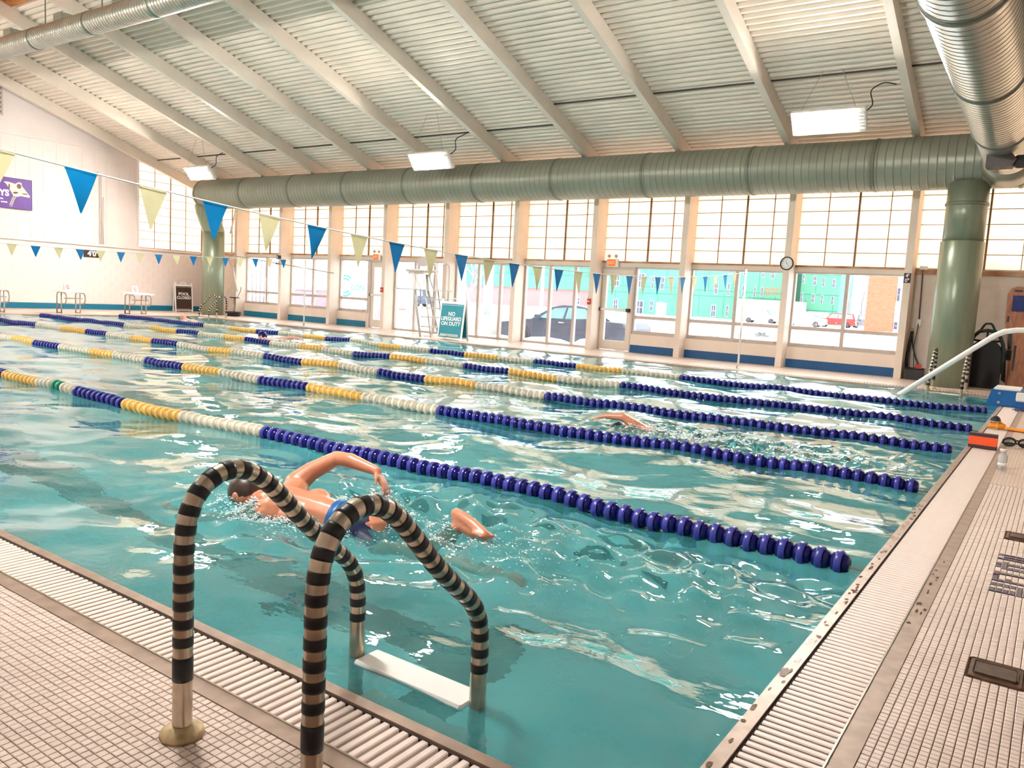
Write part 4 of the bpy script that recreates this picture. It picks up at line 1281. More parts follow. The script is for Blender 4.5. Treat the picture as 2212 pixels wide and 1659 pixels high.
t = thing('hose_coil', 'coil of black hose on the deck beside the left air riser', 'hose', (-23.75, 16.0, 0))
for k in range(6):
    r = .22 + .035 * (k % 3)
    obj('coil', MB().tube([(r * math.cos(a), r * .9 * math.sin(a), .02 + .026 * k) for a in np.linspace(0, 2 * math.pi, 25)[:-1]], .015, 6, closed=True), BLACK, t)
t = thing('wall_shelf', 'small black bracket shelf with a hanging cable behind the far left ladder', 'shelf', (-24.25, 16.46, 0))
obj('shelf_board', MB().box(-.22, .16, -.1, .04, .64, .67), BLACK, t)
obj('cable', MB().tube([(.1, 0, .67), (.24, .02, .9), (.26, .03, 1.05)], .01, 6), BLACK, t)
obj('cable', MB().tube([(.05, -.08, .64), (.1, -.1, .35), (.02, -.12, .02)], .01, 6), BLACK, t)
t = thing('tilt_pole', 'pale pole leaning between the left air riser and the first column', 'pole', (-23.95, 16.30, 0))
obj('shaft', MB().tube([(0, 0, .9), (-.5, .1, 2.0)], .03, 8), WARMW, t)
obj('brace', MB().tube([(-.45, .0, 2.95), (-.05, .0, 4.1)], .03, 8), WARMW, t)

# ------------------------------------------------------------------ gear on the right gutter
ORG = mat('orange_foam', srgb(252, 84, 8), .5, var=.06, scale=30); MBR = mat('maroon_foam', srgb(62, 22, 22), .55, var=.1)
t = thing('foam_float', 'orange foam float with maroon bands standing on the right gutter', 'float', (.14, 7.54, .005), rz=-.02)
lf = lambda z: .02 * z / .15
for (z0, z1, mt, nm) in ((0, .03, MBR, 'lower_band'), (.0305, .115, ORG, 'orange_core'), (.1155, .147, MBR, 'upper_band')):
    n = 4; vs = [(x, y + lf(z), z) for z in (z0, z1) for (x, y) in ((-.125, 0), (.125, -.01), (.125, .07), (-.125, .08))]
    obj(nm, MB().add(vs, [(3, 2, 1, 0), (4, 5, 6, 7), (0, 1, 5, 4), (1, 2, 6, 5), (2, 3, 7, 6), (3, 0, 4, 7)]), mt, t)
t = thing('swim_fin', 'orange swim fin with its blade over the right gutter', 'fin', (.16, 9.45, .0))
OR2 = mat('orange_rubber', srgb(255, 158, 28), .35, var=.08, scale=10); OR3 = mat('pale_orange_rubber', srgb(255, 186, 104), .4)
shoe = MB(); 
secs = [(-.10, .03, .012), (-.085, .05, .06), (-.03, .06, .085), (.04, .06, .085), (.085, .05, .06)]
n = 10
vs = []
for (x, hw, hh) in secs:
    for j in range(n):
        a = 2 * math.pi * j / n
        vs.append((x, hw * math.cos(a), hh * .5 + hh * .5 * math.sin(a) + .004))
fs = [(i * n + j, i * n + (j + 1) % n, (i + 1) * n + (j + 1) % n, (i + 1) * n + j) for i in range(len(secs) - 1) for j in range(n)] + [tuple(range(n - 1, -1, -1)), tuple((len(secs) - 1) * n + j for j in range(n))]
obj('foot_pocket', MB().add(vs, fs, 0, True), OR2, t)
obj('pocket_band', MB().tube([(.0, .063 * math.cos(a), .047 + .046 * math.sin(a)) for a in np.linspace(0, 6.283, 17)[:-1]], .012, 6, closed=True), OR3, t)
obj('blade', MB().prism([(.07, -.05), (.27, -.10), (.29, .09), (.07, .05)], .012, .03, 'z'), OR2, t)
obj('blade_rib', MB().box(.08, .26, -.055, -.04, .03, .042), OR3, t)
t = thing('dark_swim_cap', 'rumpled dark swim cap lying on top of the orange fin', 'cap', (.13, 9.45, .088))
obj('crown', MB().lathe([(.001, .075), (.03, .066), (.05, .045), (.058, .02), (.06, 0), (.055, .003)], 16), mat('dark_latex', srgb(58, 50, 52), .3, var=.3, scale=20), t)
obj('rim', MB().tube([(.06 * math.cos(a), .06 * math.sin(a), .004) for a in np.linspace(0, 6.283, 21)[:-1]], .006, 6, closed=True), mat('light_latex', srgb(190, 176, 168), .35), t)
t = thing('water_bottle', 'clear plastic squeeze bottle standing on the right gutter edge', 'bottle', (.375, 6.4, .0))
CLR = mat('cloudy_plastic', srgb(226, 226, 228), .15, **{'Transmission Weight': .55, 'IOR': 1.25})
obj('body', MB().lathe([(.032, .003), (.036, .01), (.035, .07), (.038, .1), (.034, .125), (.02, .14), (.02, .15)], 18), CLR, t)
obj('cap', MB().lathe([(.022, .151), (.03, .172), (.03, .178), (.01, .18)], 16), WPLAST, t)
obj('label_band', MB().lathe([(.0362, .03), (.0358, .06)], 18), WPLAST, t)
def goggles(loc, rz, label, r, mt, lens):
    t = thing('swim_goggles', label, 'goggles', loc, rz, group='goggles on the right deck')
    for s in (-1, 1):
        e = obj('eye_cup', MB().tube([(s * r * 1.25 + r * math.cos(a), 0, r * .75 + r * .7 * math.sin(a)) for a in np.linspace(0, 6.283, 17)[:-1]], r * .22, 8, closed=True), mt, t)
        obj('lens', MB().lathe([(r * .7, -.002), (r * .7, .002)], 14, (s * r * 1.25, 0, r * .75), 'y'), lens, e)
    obj('nose_bridge', MB().tube([(-r * .3, 0, r), (0, -.005, r * 1.15), (r * .3, 0, r)], r * .15, 6), mt, t)
    obj('strap', MB().tube([(-r * 2.2, 0, r * .7), (-r * 2.4, .05, r * .3), (-r, .12, .012), (r, .12, .012), (r * 2.4, .05, r * .3), (r * 2.2, 0, r * .7)], r * .16, 6), mt, t)
goggles((.42, 8.0, .008), .1, 'large black swim mask lying on the tiles behind the clear bottle', .055, BLACK, glass_mat('mask_lens', (.7, .72, .7)))
goggles((.29, 12.0, .008), .5, 'small blue swim goggles by the blue pool steps', .032, mat('blue_silicone', srgb(70, 84, 140), .3), glass_mat('goggle_lens', (.5, .55, .8)))

# ------------------------------------------------------------------ swimmers
SKIN = mat('wet_skin', srgb(214, 142, 110), .32, var=.14, scale=9, **{'Subsurface Weight': .1})
SKIN2 = mat('pale_wet_skin', srgb(226, 168, 146), .35, var=.1, scale=9)
HAIR = mat('dark_wet_hair', srgb(70, 52, 46), .4, var=.4, scale=40)
TRUNK = mat('navy_trunks', srgb(14, 34, 72), .4, var=.4, scale=25); TRUNKB = mat('blue_waistband', srgb(0, 92, 158), .4)
def remeshed(mb, voxel, mt, name, parent, smooth=6):
    me = mb.mesh(name)
    o = bpy.data.objects.new(name, me); COL.objects.link(o)
    r = o.modifiers.new('r', 'REMESH'); r.mode = 'VOXEL'; r.voxel_size = voxel
    s = o.modifiers.new('s', 'SMOOTH'); s.factor = .5; s.iterations = smooth
    dg = bpy.context.evaluated_depsgraph_get()
    m2 = bpy.data.meshes.new_from_object(o.evaluated_get(dg))
    bpy.data.objects.remove(o); bpy.data.meshes.remove(me)
    for p in m2.polygons: p.use_smooth = True
    m2.materials.clear()
    return link(name, m2, mt, parent)
def limb(mb, pts, rad):
    mb.tube(pts, rad, 12)
    for p, r in zip(pts, rad): mb.ball(p, r, 12)
def hand(mb, wrist, direction, palm_n, size=1.0, curl=.25):
    """palm with four fingers of unequal length and a thumb leaving the side of the palm"""
    d = Vector(direction).normalized(); n = Vector(palm_n); n = (n - d * n.dot(d)).normalized(); s = d.cross(n)
    w = Vector(wrist)
    pc = w + d * .05 * size
    for k in (-1, -.33, .33, 1):
        limb(mb, [w + s * k * .012, pc + s * k * .026 * size, w + d * .092 * size + s * k * .03 * size], [.017 * size, .016 * size, .0125 * size])
    for k, L in ((-1, .062), (-.33, .078), (.33, .084), (1, .072)):
        b = w + d * .09 * size + s * k * .031 * size
        m1 = b + (d + n * curl * .4) * L * .5 * size + s * k * .004; e = m1 + (d + n * curl * 1.4).normalized() * L * .5 * size + s * k * .004
        limb(mb, [b, m1, e], [.0105 * size, .0095 * size, .008 * size])
    b = w + d * .03 * size - s * .03 * size
    limb(mb, [b, b + (d * .6 - s * .9).normalized() * .035 * size, b + (d * .8 - s * .7).normalized() * .07 * size + n * .012], [.014 * size, .012 * size, .009 * size])
def foot(mb, ankle, toe, up):
    a, t = Vector(ankle), Vector(toe); d = (t - a).normalized(); u = Vector(up); u = (u - d * u.dot(d)).normalized(); s = d.cross(u)
    heel = a + u * .045 - d * .035
    limb(mb, [a, heel], [.036, .033])
    limb(mb, [heel, (heel + t) / 2 + u * .004, t - d * .03], [.033, .034, .03])
    limb(mb, [a, (a + t) / 2 - u * .012, t - d * .05], [.036, .032, .026])
    for k in range(5):
        q = t + s * (-.036 + .018 * k) - d * (.006 * abs(k - 1))
        limb(mb, [q - d * .06, q], [.014, .0095 if k else .013])
def head(mb, c, fwd, up, r=.098):
    c = Vector(c); f = Vector(fwd).normalized(); u = Vector(up); u = (u - f * u.dot(f)).normalized(); s = f.cross(u)
    mb.ball(c, r, 16); mb.ball(c - u * .045 + f * .028, r * .74, 14)
    mb.ball(c + f * (r * .98) - u * .03, .016, 8); mb.ball(c + f * (r * .9) - u * .015, .012, 8)          # nose
    mb.ball(c + f * r * .86 - u * .075, .017, 8)                                                             # mouth
    for k in (-1, 1):
        mb.ball(c + s * k * r * .99 - u * .01, .018, 8, sc=(1, .8, 1.4))                                     # ears
        mb.ball(c + f * r * .92 + s * k * .034 + u * .008, .013, 8)                                          # eyes/brow
    return c, f, u, s
# main swimmer, front crawl, right arm recovering
s1 = thing('person', 'swimmer in navy trunks doing front crawl behind the striped ladder', 'person', (-2.42, 1.38, WZ), group='swimmers')
L = lambda p: (p[0] + 2.42, p[1] - 1.38, p[2] - WZ)
mb = MB()
limb(mb, [L(p) for p in ((-3.02, 1.22, .0), (-2.93, 1.24, .0), (-2.80, 1.265, -.01), (-2.62, 1.31, -.02), (-2.45, 1.36, -.045), (-2.34, 1.39, -.05))], [.075, .115, .125, .112, .108, .115])
limb(mb, [L(p) for p in ((-2.95, 1.10, -.06), (-2.85, 1.2, -.01), (-2.93, 1.37, .05))], [.075, .11, .085])
limb(mb, [L(p) for p in ((-2.72, 1.18, -.03), (-2.70, 1.30, .0), (-2.74, 1.38, .02))], [.085, .1, .085])
limb(mb, [L(p) for p in ((-2.38, 1.28, -.07), (-2.36, 1.38, -.05), (-2.36, 1.48, -.04))], [.095, .105, .095])
SH = (-2.97, 1.41, .085)
limb(mb, [L(p) for p in (SH, (-2.93, 1.49, .155), (-2.83, 1.60, .238))], [.072, .058, .045])
limb(mb, [L(p) for p in ((-2.83, 1.60, .238), (-2.73, 1.62, .235), (-2.545, 1.65, .20))], [.045, .046, .029])
hand(mb, L((-2.55, 1.65, .202)), (.075, .012, -.09), (-.6, -.3, -.6), 1.0, .35)
limb(mb, [L(p) for p in ((-2.97, 1.09, -.07), (-3.15, 1.02, -.18), (-3.3, 1.0, -.25))], [.07, .055, .045])
limb(mb, [L(p) for p in ((-3.3, 1.0, -.25), (-3.42, 1.0, -.27), (-3.56, 1.02, -.25))], [.045, .044, .028])
hand(mb, L((-3.56, 1.02, -.25)), (-1, .05, .1), (0, 0, -1), 1.0, .15)
limb(mb, [L(p) for p in ((-2.36, 1.46, -.06), (-2.18, 1.5, -.16), (-2.02, 1.55, -.25))], [.095, .078, .058])
limb(mb, [L(p) for p in ((-2.02, 1.55, -.25), (-1.97, 1.58, -.13), (-1.90, 1.64, .015))], [.056, .058, .036])
limb(mb, [L(p) for p in ((-2.38, 1.30, -.08), (-2.15, 1.33, -.16), (-1.95, 1.36, -.2))], [.095, .078, .056])
limb(mb, [L(p) for p in ((-1.95, 1.36, -.2), (-1.78, 1.38, -.2), (-1.55, 1.42, -.19))], [.056, .058, .036])
foot(mb, L((-1.90, 1.64, .02)), L((-1.67, 1.60, .005)), (0, .1, 1))
foot(mb, L((-1.55, 1.42, -.19)), L((-1.33, 1.44, -.21)), (0, 0, 1))
limb(mb, [L(p) for p in ((-2.98, 1.23, .0), (-3.08, 1.205, .005))], [.06, .058])
hc, hf, hu, hs = head(mb, L((-3.15, 1.19, .02)), (-.35, -.25, -.9), (-.95, -.1, .3))
body = remeshed(mb, .0075, SKIN, 'body', s1, 5)
hb = MB(); hb.ball(hc - hf * .02 + hu * .014, .103, 18)
o = obj('hair', hb, HAIR, s1)
tb = MB()
limb(tb, [L(p) for p in ((-2.50, 1.345, -.04), (-2.36, 1.385, -.05))], [.115, .124])
limb(tb, [L(p) for p in ((-2.38, 1.27, -.075), (-2.36, 1.38, -.055), (-2.36, 1.485, -.045))], [.104, .115, .104])
limb(tb, [L(p) for p in ((-2.36, 1.46, -.06), (-2.20, 1.495, -.15))], [.104, .088])
limb(tb, [L(p) for p in ((-2.38, 1.30, -.08), (-2.17, 1.33, -.155))], [.104, .088])
tr = remeshed(tb, .011, TRUNK, 'trunks', s1, 4)
wb = MB(); wb.tube([L(p) for p in ((-2.545, 1.332, -.035), (-2.49, 1.348, -.04))], [.119, .121], 18)
obj('waistband', wb, TRUNKB, tr)

def far_swimmer(label, x, y, head_up, arm, cap=None, yaw=0.0, skin=SKIN, vox=.014, bodyz=-.12):
    """heads towards -x; arm: list of joints of the raised arm (local), with hand direction"""
    t = thing('person', label, 'person', (x, y, WZ), yaw, group='swimmers')
    mb = MB()
    limb(mb, [(-.22, 0, head_up - .08), (-.08, 0, bodyz + .06), (.1, 0, bodyz + .04), (.35, 0, bodyz), (.55, 0, bodyz - .03)], [.06, .1, .12, .11, .115])
    limb(mb, [(-.06, -.17, bodyz + .03), (-.02, 0, bodyz + .05), (-.06, .17, bodyz + .07)], [.072, .105, .08])
    for s in (-.09, .09):
        limb(mb, [(.55, s, bodyz - .03), (.95, s * 1.1, bodyz - .1), (1.38, s, bodyz - .04 + s)], [.09, .056, .035])
        foot(mb, (1.38, s, bodyz - .04 + s), (1.6, s, bodyz - .06 + s), (0, 0, 1))
    limb(mb, [arm[0], arm[1], arm[2]], [.07, .046, .03])
    hand(mb, arm[2], arm[3], (0, 0, -1), 1.0, .3)
    limb(mb, [(-.06, -.17, bodyz + .02), (.1, -.24, bodyz - .2), (.32, -.2, bodyz - .25)], [.07, .045, .03])
    hand(mb, (.32, -.2, bodyz - .25), (1, 0, -.1), (0, 0, -1), 1.0, .2)
    c, f, u, s_ = head(mb, (-.34, 0, head_up), (-.6, -.5, -.45), (-.5, 0, .8))
    remeshed(mb, vox, skin, 'body', t, 4)
    if cap:
        cb = MB(); cb.ball(c - f * .02 + u * .016, .106, 16)
        obj('swim_cap', cb, cap, t)
    return t
far_swimmer('swimmer reaching one arm forward through spray, between the second and third ropes', -2.72, 5.78, -.09,
            [(-.06, .05, -.03), (-.26, -.07, .105), (-.42, -.14, .10), (-1, -.3, -.25)], mat('dark_cap', srgb(40, 60, 80), .4), 0.0, vox=.01, bodyz=-.13)
far_swimmer('bald swimmer with head above water near the far left corner', -21.35, 12.75, .10, [(-.06, -.15, -.05), (.1, -.35, .0), (.35, -.5, .02), (1, -.4, -.2)], None, .15, SKIN2, .02)
far_swimmer('swimmer in a navy cap between the fourth and fifth ropes', -14.1, 10.08, .05, [(-.06, .17, -.02), (.3, .3, .06), (.58, .34, .05), (1, 0, -.6)], NAVY, .1, SKIN2, .02)

# ------------------------------------------------------------------ spray and foam round the swimmers
FOAM = mat('white_spray', (.93, .97, .97), .2)
def spray(name, label, spots):
    mb = MB()
    for (cx, cy, cz, sx, sy, sz, n, r0, r1) in spots:
        for k in range(n):
            x, y = random.gauss(cx, sx), random.gauss(cy, sy)
            z = max(WZ - .005, cz) + abs(random.gauss(0, sz)) - .004
            r = r0 + (r1 - r0) * random.random() ** 2.2
            mb.ball((x, y, water_z(x, y) - WZ + z), r, 4, sc=(random.uniform(.8, 3.2), random.uniform(.8, 1.8), random.uniform(.35, .9)))
    o = obj(name, mb, FOAM)
    tag(o, label, 'spray', kind='stuff')
spray('swimmer_spray', 'white spray and foam around the crawling swimmer near the ladder', [
    (-2.47, 1.63, .0, .05, .05, .045, 900, .0012, .0045), (-2.5, 1.56, -.02, .16, .10, .014, 1300, .0014, .005),
    (-2.92, 1.06, -.02, .16, .07, .014, 1300, .0014, .005), (-2.6, 1.12, -.02, .25, .06, .008, 1100, .0014, .005), (-2.1, 1.5, -.02, .25, .12, .006, 900, .0014, .0045),
    (-1.85, 1.6, -.02, .14, .1, .010, 600, .0014, .0045), (-1.4, 1.65, -.02, .4, .22, .003, 700, .0014, .004), (-3.2, 1.3, -.02, .12, .1, .01, 500, .0014, .0045)])
spray('wake_spray', 'long white spray trail behind the swimmer beyond the second rope', [
    (-2.6, 5.75, -.02, .2, .1, .03, 900, .002, .007), (-2.1, 5.75, -.02, .3, .12, .02, 1500, .002, .008), (-1.4, 5.85, -.02, .45, .16, .010, 1500, .002, .007)])
spray('far_spray', 'little white spray around the swimmer in the navy cap', [(-13.5, 10.05, -.02, .4, .12, .03, 350, .004, .012)])

# ------------------------------------------------------------------ outside: snow, cars, houses, trees
GZ = -.35
sg = tag(struct('snowy_ground'), 'bright snow covered ground outside the windows', 'snow')
gm = MB(); nx_, ny_ = 60, 40
gxs = np.linspace(-120, 60, nx_); gys = np.concatenate([np.linspace(17.25, 45, 22), np.linspace(50, 190, 18)])
vs = []
for yv in gys:
    for xv in gxs:
        h = .10 * math.sin(xv * .9 + yv * .3) * math.sin(yv * .55) + .06 * math.sin(xv * 2.1 - yv) if yv < 60 else .1 * math.sin(xv * .4)
        vs.append((xv, yv, GZ + h * (0 if yv < 18 else .8)))
fs = [(j * nx_ + i, j * nx_ + i + 1, (j + 1) * nx_ + i + 1, (j + 1) * nx_ + i) for j in range(len(gys) - 1) for i in range(nx_ - 1)]
obj('snow_field', gm.add(vs, fs, 0, True), SNOW, sg)
for (x, y, w, d, h) in ((-12.5, 19.2, 1.3, .5, .42), (-14.3, 19.3, .9, .5, .36), (-10.9, 19.1, .7, .4, .5), (-16.6, 19.6, 1.4, .7, .4), (-8, 24, 2.5, 1, .35), (-4, 27, 3, 1, .3), (-20, 21, 2, 1, .3), (-24.5, 21, 2, 1, .35)):
    obj('snow_bank', MB().ball((x, y, GZ), 1.0, 14, sc=(w, d, h)), SNOW, sg)

PAINT = {}
def paint(n, c): return mat('car_paint_' + n, c, .25, var=.04, scale=3)
CGLASS = mat('car_glass', srgb(150, 196, 206), .06, var=.25, scale=2)
TYRE = mat('tyre', srgb(70, 66, 68), .7); RIM = mat('wheel_rim', srgb(210, 210, 214), .3, metal=.5)
SED = dict(body=[(-2.42, .38), (-2.46, .6), (-2.3, .76), (-1.3, .92), (-.98, .95), (1.7, 1.02), (2.32, 1.0), (2.44, .82), (2.4, .4), (2.15, .24), (-2.2, .24)],
           roof=[(-1.1, .93), (-.35, 1.36), (.0, 1.44), (.6, 1.44), (1.0, 1.38), (1.8, 1.0)],
           glass=[[(-.82, .98), (-.28, 1.32), (.16, 1.37), (.12, 1.0)], [(.2, 1.0), (.24, 1.37), (.85, 1.36), (1.3, 1.06)]], wheels=(-1.45, 1.4), L=2.45)
SUV = dict(body=[(-2.2, .45), (-2.25, .8), (-2.1, 1.0), (-1.05, 1.08), (2.15, 1.1), (2.22, .7), (2.18, .4), (2.0, .32), (-2.0, .32)],
           roof=[(-1.05, 1.07), (-.55, 1.68), (.0, 1.76), (1.9, 1.74), (2.15, 1.1)],
           glass=[[(-.85, 1.12), (-.48, 1.6), (.2, 1.64), (.2, 1.12)], [(.28, 1.12), (.28, 1.64), (1.1, 1.64), (1.1, 1.12)], [(1.18, 1.12), (1.18, 1.64), (1.8, 1.62), (1.95, 1.12)]], wheels=(-1.35, 1.3), L=2.25)
def car(name, label, kind, loc, rz, pt, mirror=False):
    t = thing(name, label, 'car', loc, rz)
    k = -1 if mirror else 1
    P2 = lambda poly: [(k * p[0], p[1]) for p in poly][::k]
    sh = lambda poly, f: [(p[0] * (1 - f * .3) , .24 + (p[1] - .24) * (1 - f * .12)) for p in poly]
    hw = .9
    bd = MB(); B = P2(kind['body'])
    bd.prism(B, -hw + .06, hw - .06, 'y', cap=False)
    Bi = [(p[0] * .985, .26 + (p[1] - .24) * .96) for p in B]
    bd.prism(B, -hw + .06, -hw, 'y', cap=True, scale1=Bi); bd.prism(B, hw - .06, hw, 'y', cap=True, scale1=Bi)
    obj('body', bd, pt, t)
    R_ = P2(kind['roof']); Rt = [(p[0], p[1]) for p in R_]
    n = len(R_)
    zlo = min(p[1] for p in R_); zhi = max(p[1] for p in R_)
    vs = []
    for s in (-1, 1):
        for p in R_:
            f = (p[1] - zlo) / (zhi - zlo); vs.append((p[0], s * (hw - .05 - .17 * f), p[1]))
    obj('cabin', MB().add(vs, [tuple(range(n)), tuple(range(2 * n - 1, n - 1, -1))] + [(i, n + i, n + (i + 1) % n, (i + 1) % n) for i in range(n)]), pt, t)
    for g in kind['glass']:
        g = P2(g)
        for s in (-1, 1):
            vs = []
            for o in (.004, .02):
                for p in g:
                    f = (p[1] - zlo) / (zhi - zlo); vs.append((p[0], s * (hw - .05 - .17 * f + o - .012), p[1]))
            m_ = len(g)
            obj('side_window', MB().add(vs, [tuple(range(m_)), tuple(range(2 * m_ - 1, m_ - 1, -1))] + [(i, m_ + i, m_ + (i + 1) % m_, (i + 1) % m_) for i in range(m_)]), CGLASS, t)
    for a, b in ((0, 1), (n - 2, n - 1)):     # windscreen and rear window
        RR = P2(kind['roof']) if not mirror else P2(kind['roof'])
        p, q = kind['roof'][a], kind['roof'][b]
        vs = []
        for (u_, sgn) in ((p, -1), (p, 1), (q, 1), (q, -1)):
            f = (u_[1] - zlo) / (zhi - zlo)
            fx = 1 if a == 0 else -1
            vs.append((k * (u_[0] - fx * .015), sgn * (hw - .13 - .17 * f), u_[1] + .012))
        obj('windscreen', MB().add(vs + [(v[0] - k * (.02 if a == 0 else -.02), v[1], v[2] + .01) for v in vs], [(0, 1, 2, 3), (7, 6, 5, 4), (0, 4, 5, 1), (1, 5, 6, 2), (2, 6, 7, 3), (3, 7, 4, 0)]), CGLASS, t)
    for wx in kind['wheels']:
        for s in (-1, 1):
            w = obj('wheel', MB().lathe([(.2, -.1), (.31, -.1), (.33, -.06), (.33, .06), (.31, .1), (.2, .1)], 20, (k * wx, s * (hw - .08), .33), 'y'), TYRE, t)
            obj('rim', MB().lathe([(.2, -.09), (.2, .09)], 14, (k * wx, s * (hw - .07), .33), 'y'), RIM, w)
            obj('wheel_arch', MB().tube([(k * wx + .38 * math.cos(a_), s * (hw - .01), .33 + .38 * math.sin(a_)) for a_ in np.linspace(0, math.pi, 9)], .025, 6), TYRE, t)
    Lc = kind['L']; zt = kind['body'][1][1]
    for s in (-1, 1):
        obj('tail_light', MB().add([(k * (Lc - dx), s * (hw - dy), z) for (dx, dy, z) in ((.5, .0, zt + .3), (.02, .04, zt + .28), (.0, .04, zt + .08), (.15, .0, zt + .1), (.5, .02, zt + .3), (.1, .3, zt + .28), (.03, .3, zt + .08), (.15, .02, zt + .1))],
                                   [(0, 1, 2, 3), (7, 6, 5, 4), (0, 4, 5, 1), (1, 5, 6, 2), (2, 6, 7, 3), (3, 7, 4, 0)]), mat('tail_lamp', srgb(240, 84, 56), .3), t)
        obj('door_handle', MB().box(k * .1 - .1, k * .1 + .1, s * hw - .012, s * hw + .012, kind['body'][5][1] - .16, kind['body'][5][1] - .12), RIM, t)
        obj('mirror', MB().bevbox(k * -.75 - .1, k * -.75 + .1, s * (hw + .1) - .09, s * (hw + .1) + .09, .95, 1.1, .03), pt, t)
    obj('bumper', MB().box(*sorted((k * (Lc - .05), k * (Lc + .03))), -hw + .08, hw - .08, .35, .55), pt, t)
    return t
car('grey_sedan', 'grey sedan parked in the snow right outside the glass doors', SED, (-12.75, 21.2, GZ - .02), 0, paint('grey', srgb(92, 94, 108)))
def px_at(u, y): return float(at(u, 680, 1, y)[0])
FY = 95.0
car('white_jeep', 'white boxy four wheel drive parked far outside behind the clock column', SUV, (px_at(1645, FY), FY, GZ), .1, paint('white', srgb(236, 236, 240)), True)
car('white_sedan', 'white sedan parked far outside in the rightmost window', SED, (px_at(1738, FY - 2), FY - 2, GZ), .1, paint('white2', srgb(240, 240, 244)))
car('white_wagon', 'white wagon behind the white sedan outside the rightmost window', SUV, (px_at(1752, FY + 8), FY + 8, GZ), -.1, paint('white3', srgb(232, 234, 240)))
car('red_suv', 'red sport utility car outside the rightmost window beside the white cars', SUV, (px_at(1808, FY + 6), FY + 6, GZ), .1, paint('red', srgb(196, 70, 66)))
car('dark_pickup', 'dark grey utility car next to the orange brick house outside', SUV, (px_at(1850, FY + 14), FY + 14, GZ), 1.3, paint('dark', srgb(96, 92, 98)))
car('navy_pickup', 'dark blue car parked outside behind the lifeguard chair', SUV, (px_at(885, 60), 60, GZ), .2, paint('navy', srgb(70, 84, 112)))

MINT = mat('mint_sheathing', srgb(98, 168, 138), .7, var=.12, scale=.25)
SEAMG = mat('sheathing_tape', srgb(56, 140, 112), .7)
PINKB = mat('pink_masonry', srgb(196, 136, 136), .8, var=.08, scale=.6)
WTRIM = mat('white_trim', srgb(246, 248, 250), .6)
DPANE = mat('dark_house_pane', srgb(84, 86, 112), .2, var=.3, scale=.8)
BY = 112.0
hb_ = thing('green_building', 'mint green sheathed apartment building under construction across the snow', 'building', (0, 0, 0))
def facade(name, u0, u1, v0, v1, y, mt, depth=8.0, parent=None, ztop=None):
    a = at((u0 + u1) / 2, v1, 1, y); x0 = at(u0, 640, 1, y)[0]; x1 = at(u1, 640, 1, y)[0]
    zb = max(GZ - .3, at((u0 + u1) / 2, v1, 1, y)[2]) if v1 < 9e3 else GZ - .3
    zt = at((u0 + u1) / 2, v0, 1, y)[2] if ztop is None else ztop
    return obj(name, MB().box(x0, x1, y, y + depth, zb, zt), mt, parent or hb_)
facade('wing', 1275, 1500, 0, 9e4, BY + 1.5, MINT, ztop=13)
facade('wing', 1500, 1702, 0, 9e4, BY, MINT, ztop=13.5)
facade('wing', 1702, 1728, 0, 9e4, BY + 4, MINT, ztop=13)
facade('wing', 1728, 1813, 0, 9e4, BY + 2, MINT, ztop=12.5)
facade('upper_wing', 1005, 1290, 0, 622, BY + 3, MINT, ztop=12.5)
facade('lower_storey', 1005, 1290, 621, 9e4, BY + 3.4, PINKB, ztop=4.6)
facade('lower_storey', 1590, 1722, 648, 9e4, BY - 6, mat('dusty_brick', srgb(206, 158, 158), .8, var=.1), depth=5, ztop=float(at(1650, 648, 1, BY - 6)[2]))
def house_window(u0, v0, u1, v1, y, parent, cols=2, rows=2):
    p, q = at(u0, v1, 1, y), at(u1, v0, 1, y)
    x0, x1, z0, z1 = p[0], q[0], p[2], q[2]
    if x1 - x0 < .3: x1 = x0 + .3
    w = obj('window', MB().box(x0, x1, y - .12, y + .02, z0, z1), WTRIM, parent)
    b = .1 * min(1.0, (x1 - x0)); cw = (x1 - x0 - b) / cols; rh_ = (z1 - z0 - b) / rows
    for i in range(cols):
        for j in range(rows):
            obj('pane', MB().box(x0 + b + i * cw, x0 + (i + 1) * cw, y - .14, y - .121, z0 + b + j * rh_, z0 + (j + 1) * rh_), DPANE, w)
def from_crop(bx, by, s, rects): return [(bx + r[0] / s, by + r[1] / s, bx + r[2] / s, by + r[3] / s) for r in rects]
for r in from_crop(1400, 560, 3.95, [(412, 178, 440, 285), (398, 385, 428, 485)]): house_window(*r, BY + 1.5, hb_, 1)
for r in from_crop(1400, 560, 3.95, [(565, 195, 602, 298), (675, 205, 705, 310), (800, 225, 838, 320), (900, 235, 920, 320), (962, 240, 982, 325), (535, 390, 582, 490), (662, 395, 690, 490),
                                     (690, 85, 725, 120), (815, 85, 850, 135), (975, 85, 997, 155), (1050, 85, 1085, 168)]): house_window(*r, BY, hb_)
for r in from_crop(1400, 560, 3.95, [(1315, 130, 1335, 210), (1408, 140, 1442, 222), (1485, 160, 1507, 235), (1573, 170, 1602, 245), (1298, 285, 1318, 365), (1393, 295, 1425, 372), (1470, 305, 1490, 380), (1560, 315, 1588, 388)]): house_window(*r, BY + 2, hb_)
for r in from_crop(1060, 560, 5.53, [(1480, 185, 1545, 320), (1745, 170, 1850, 340), (1920, 200, 1960, 350), (2030, 210, 2080, 360), (1465, 475, 1525, 600), (1730, 495, 1830, 650), (1900, 500, 1945, 620), (2015, 510, 2055, 590)]): house_window(*r, BY + 1.5, hb_)
for r in from_crop(1060, 560, 5.53, [(1015, 455, 1070, 540)]): house_window(*r, BY + 3.4, hb_)
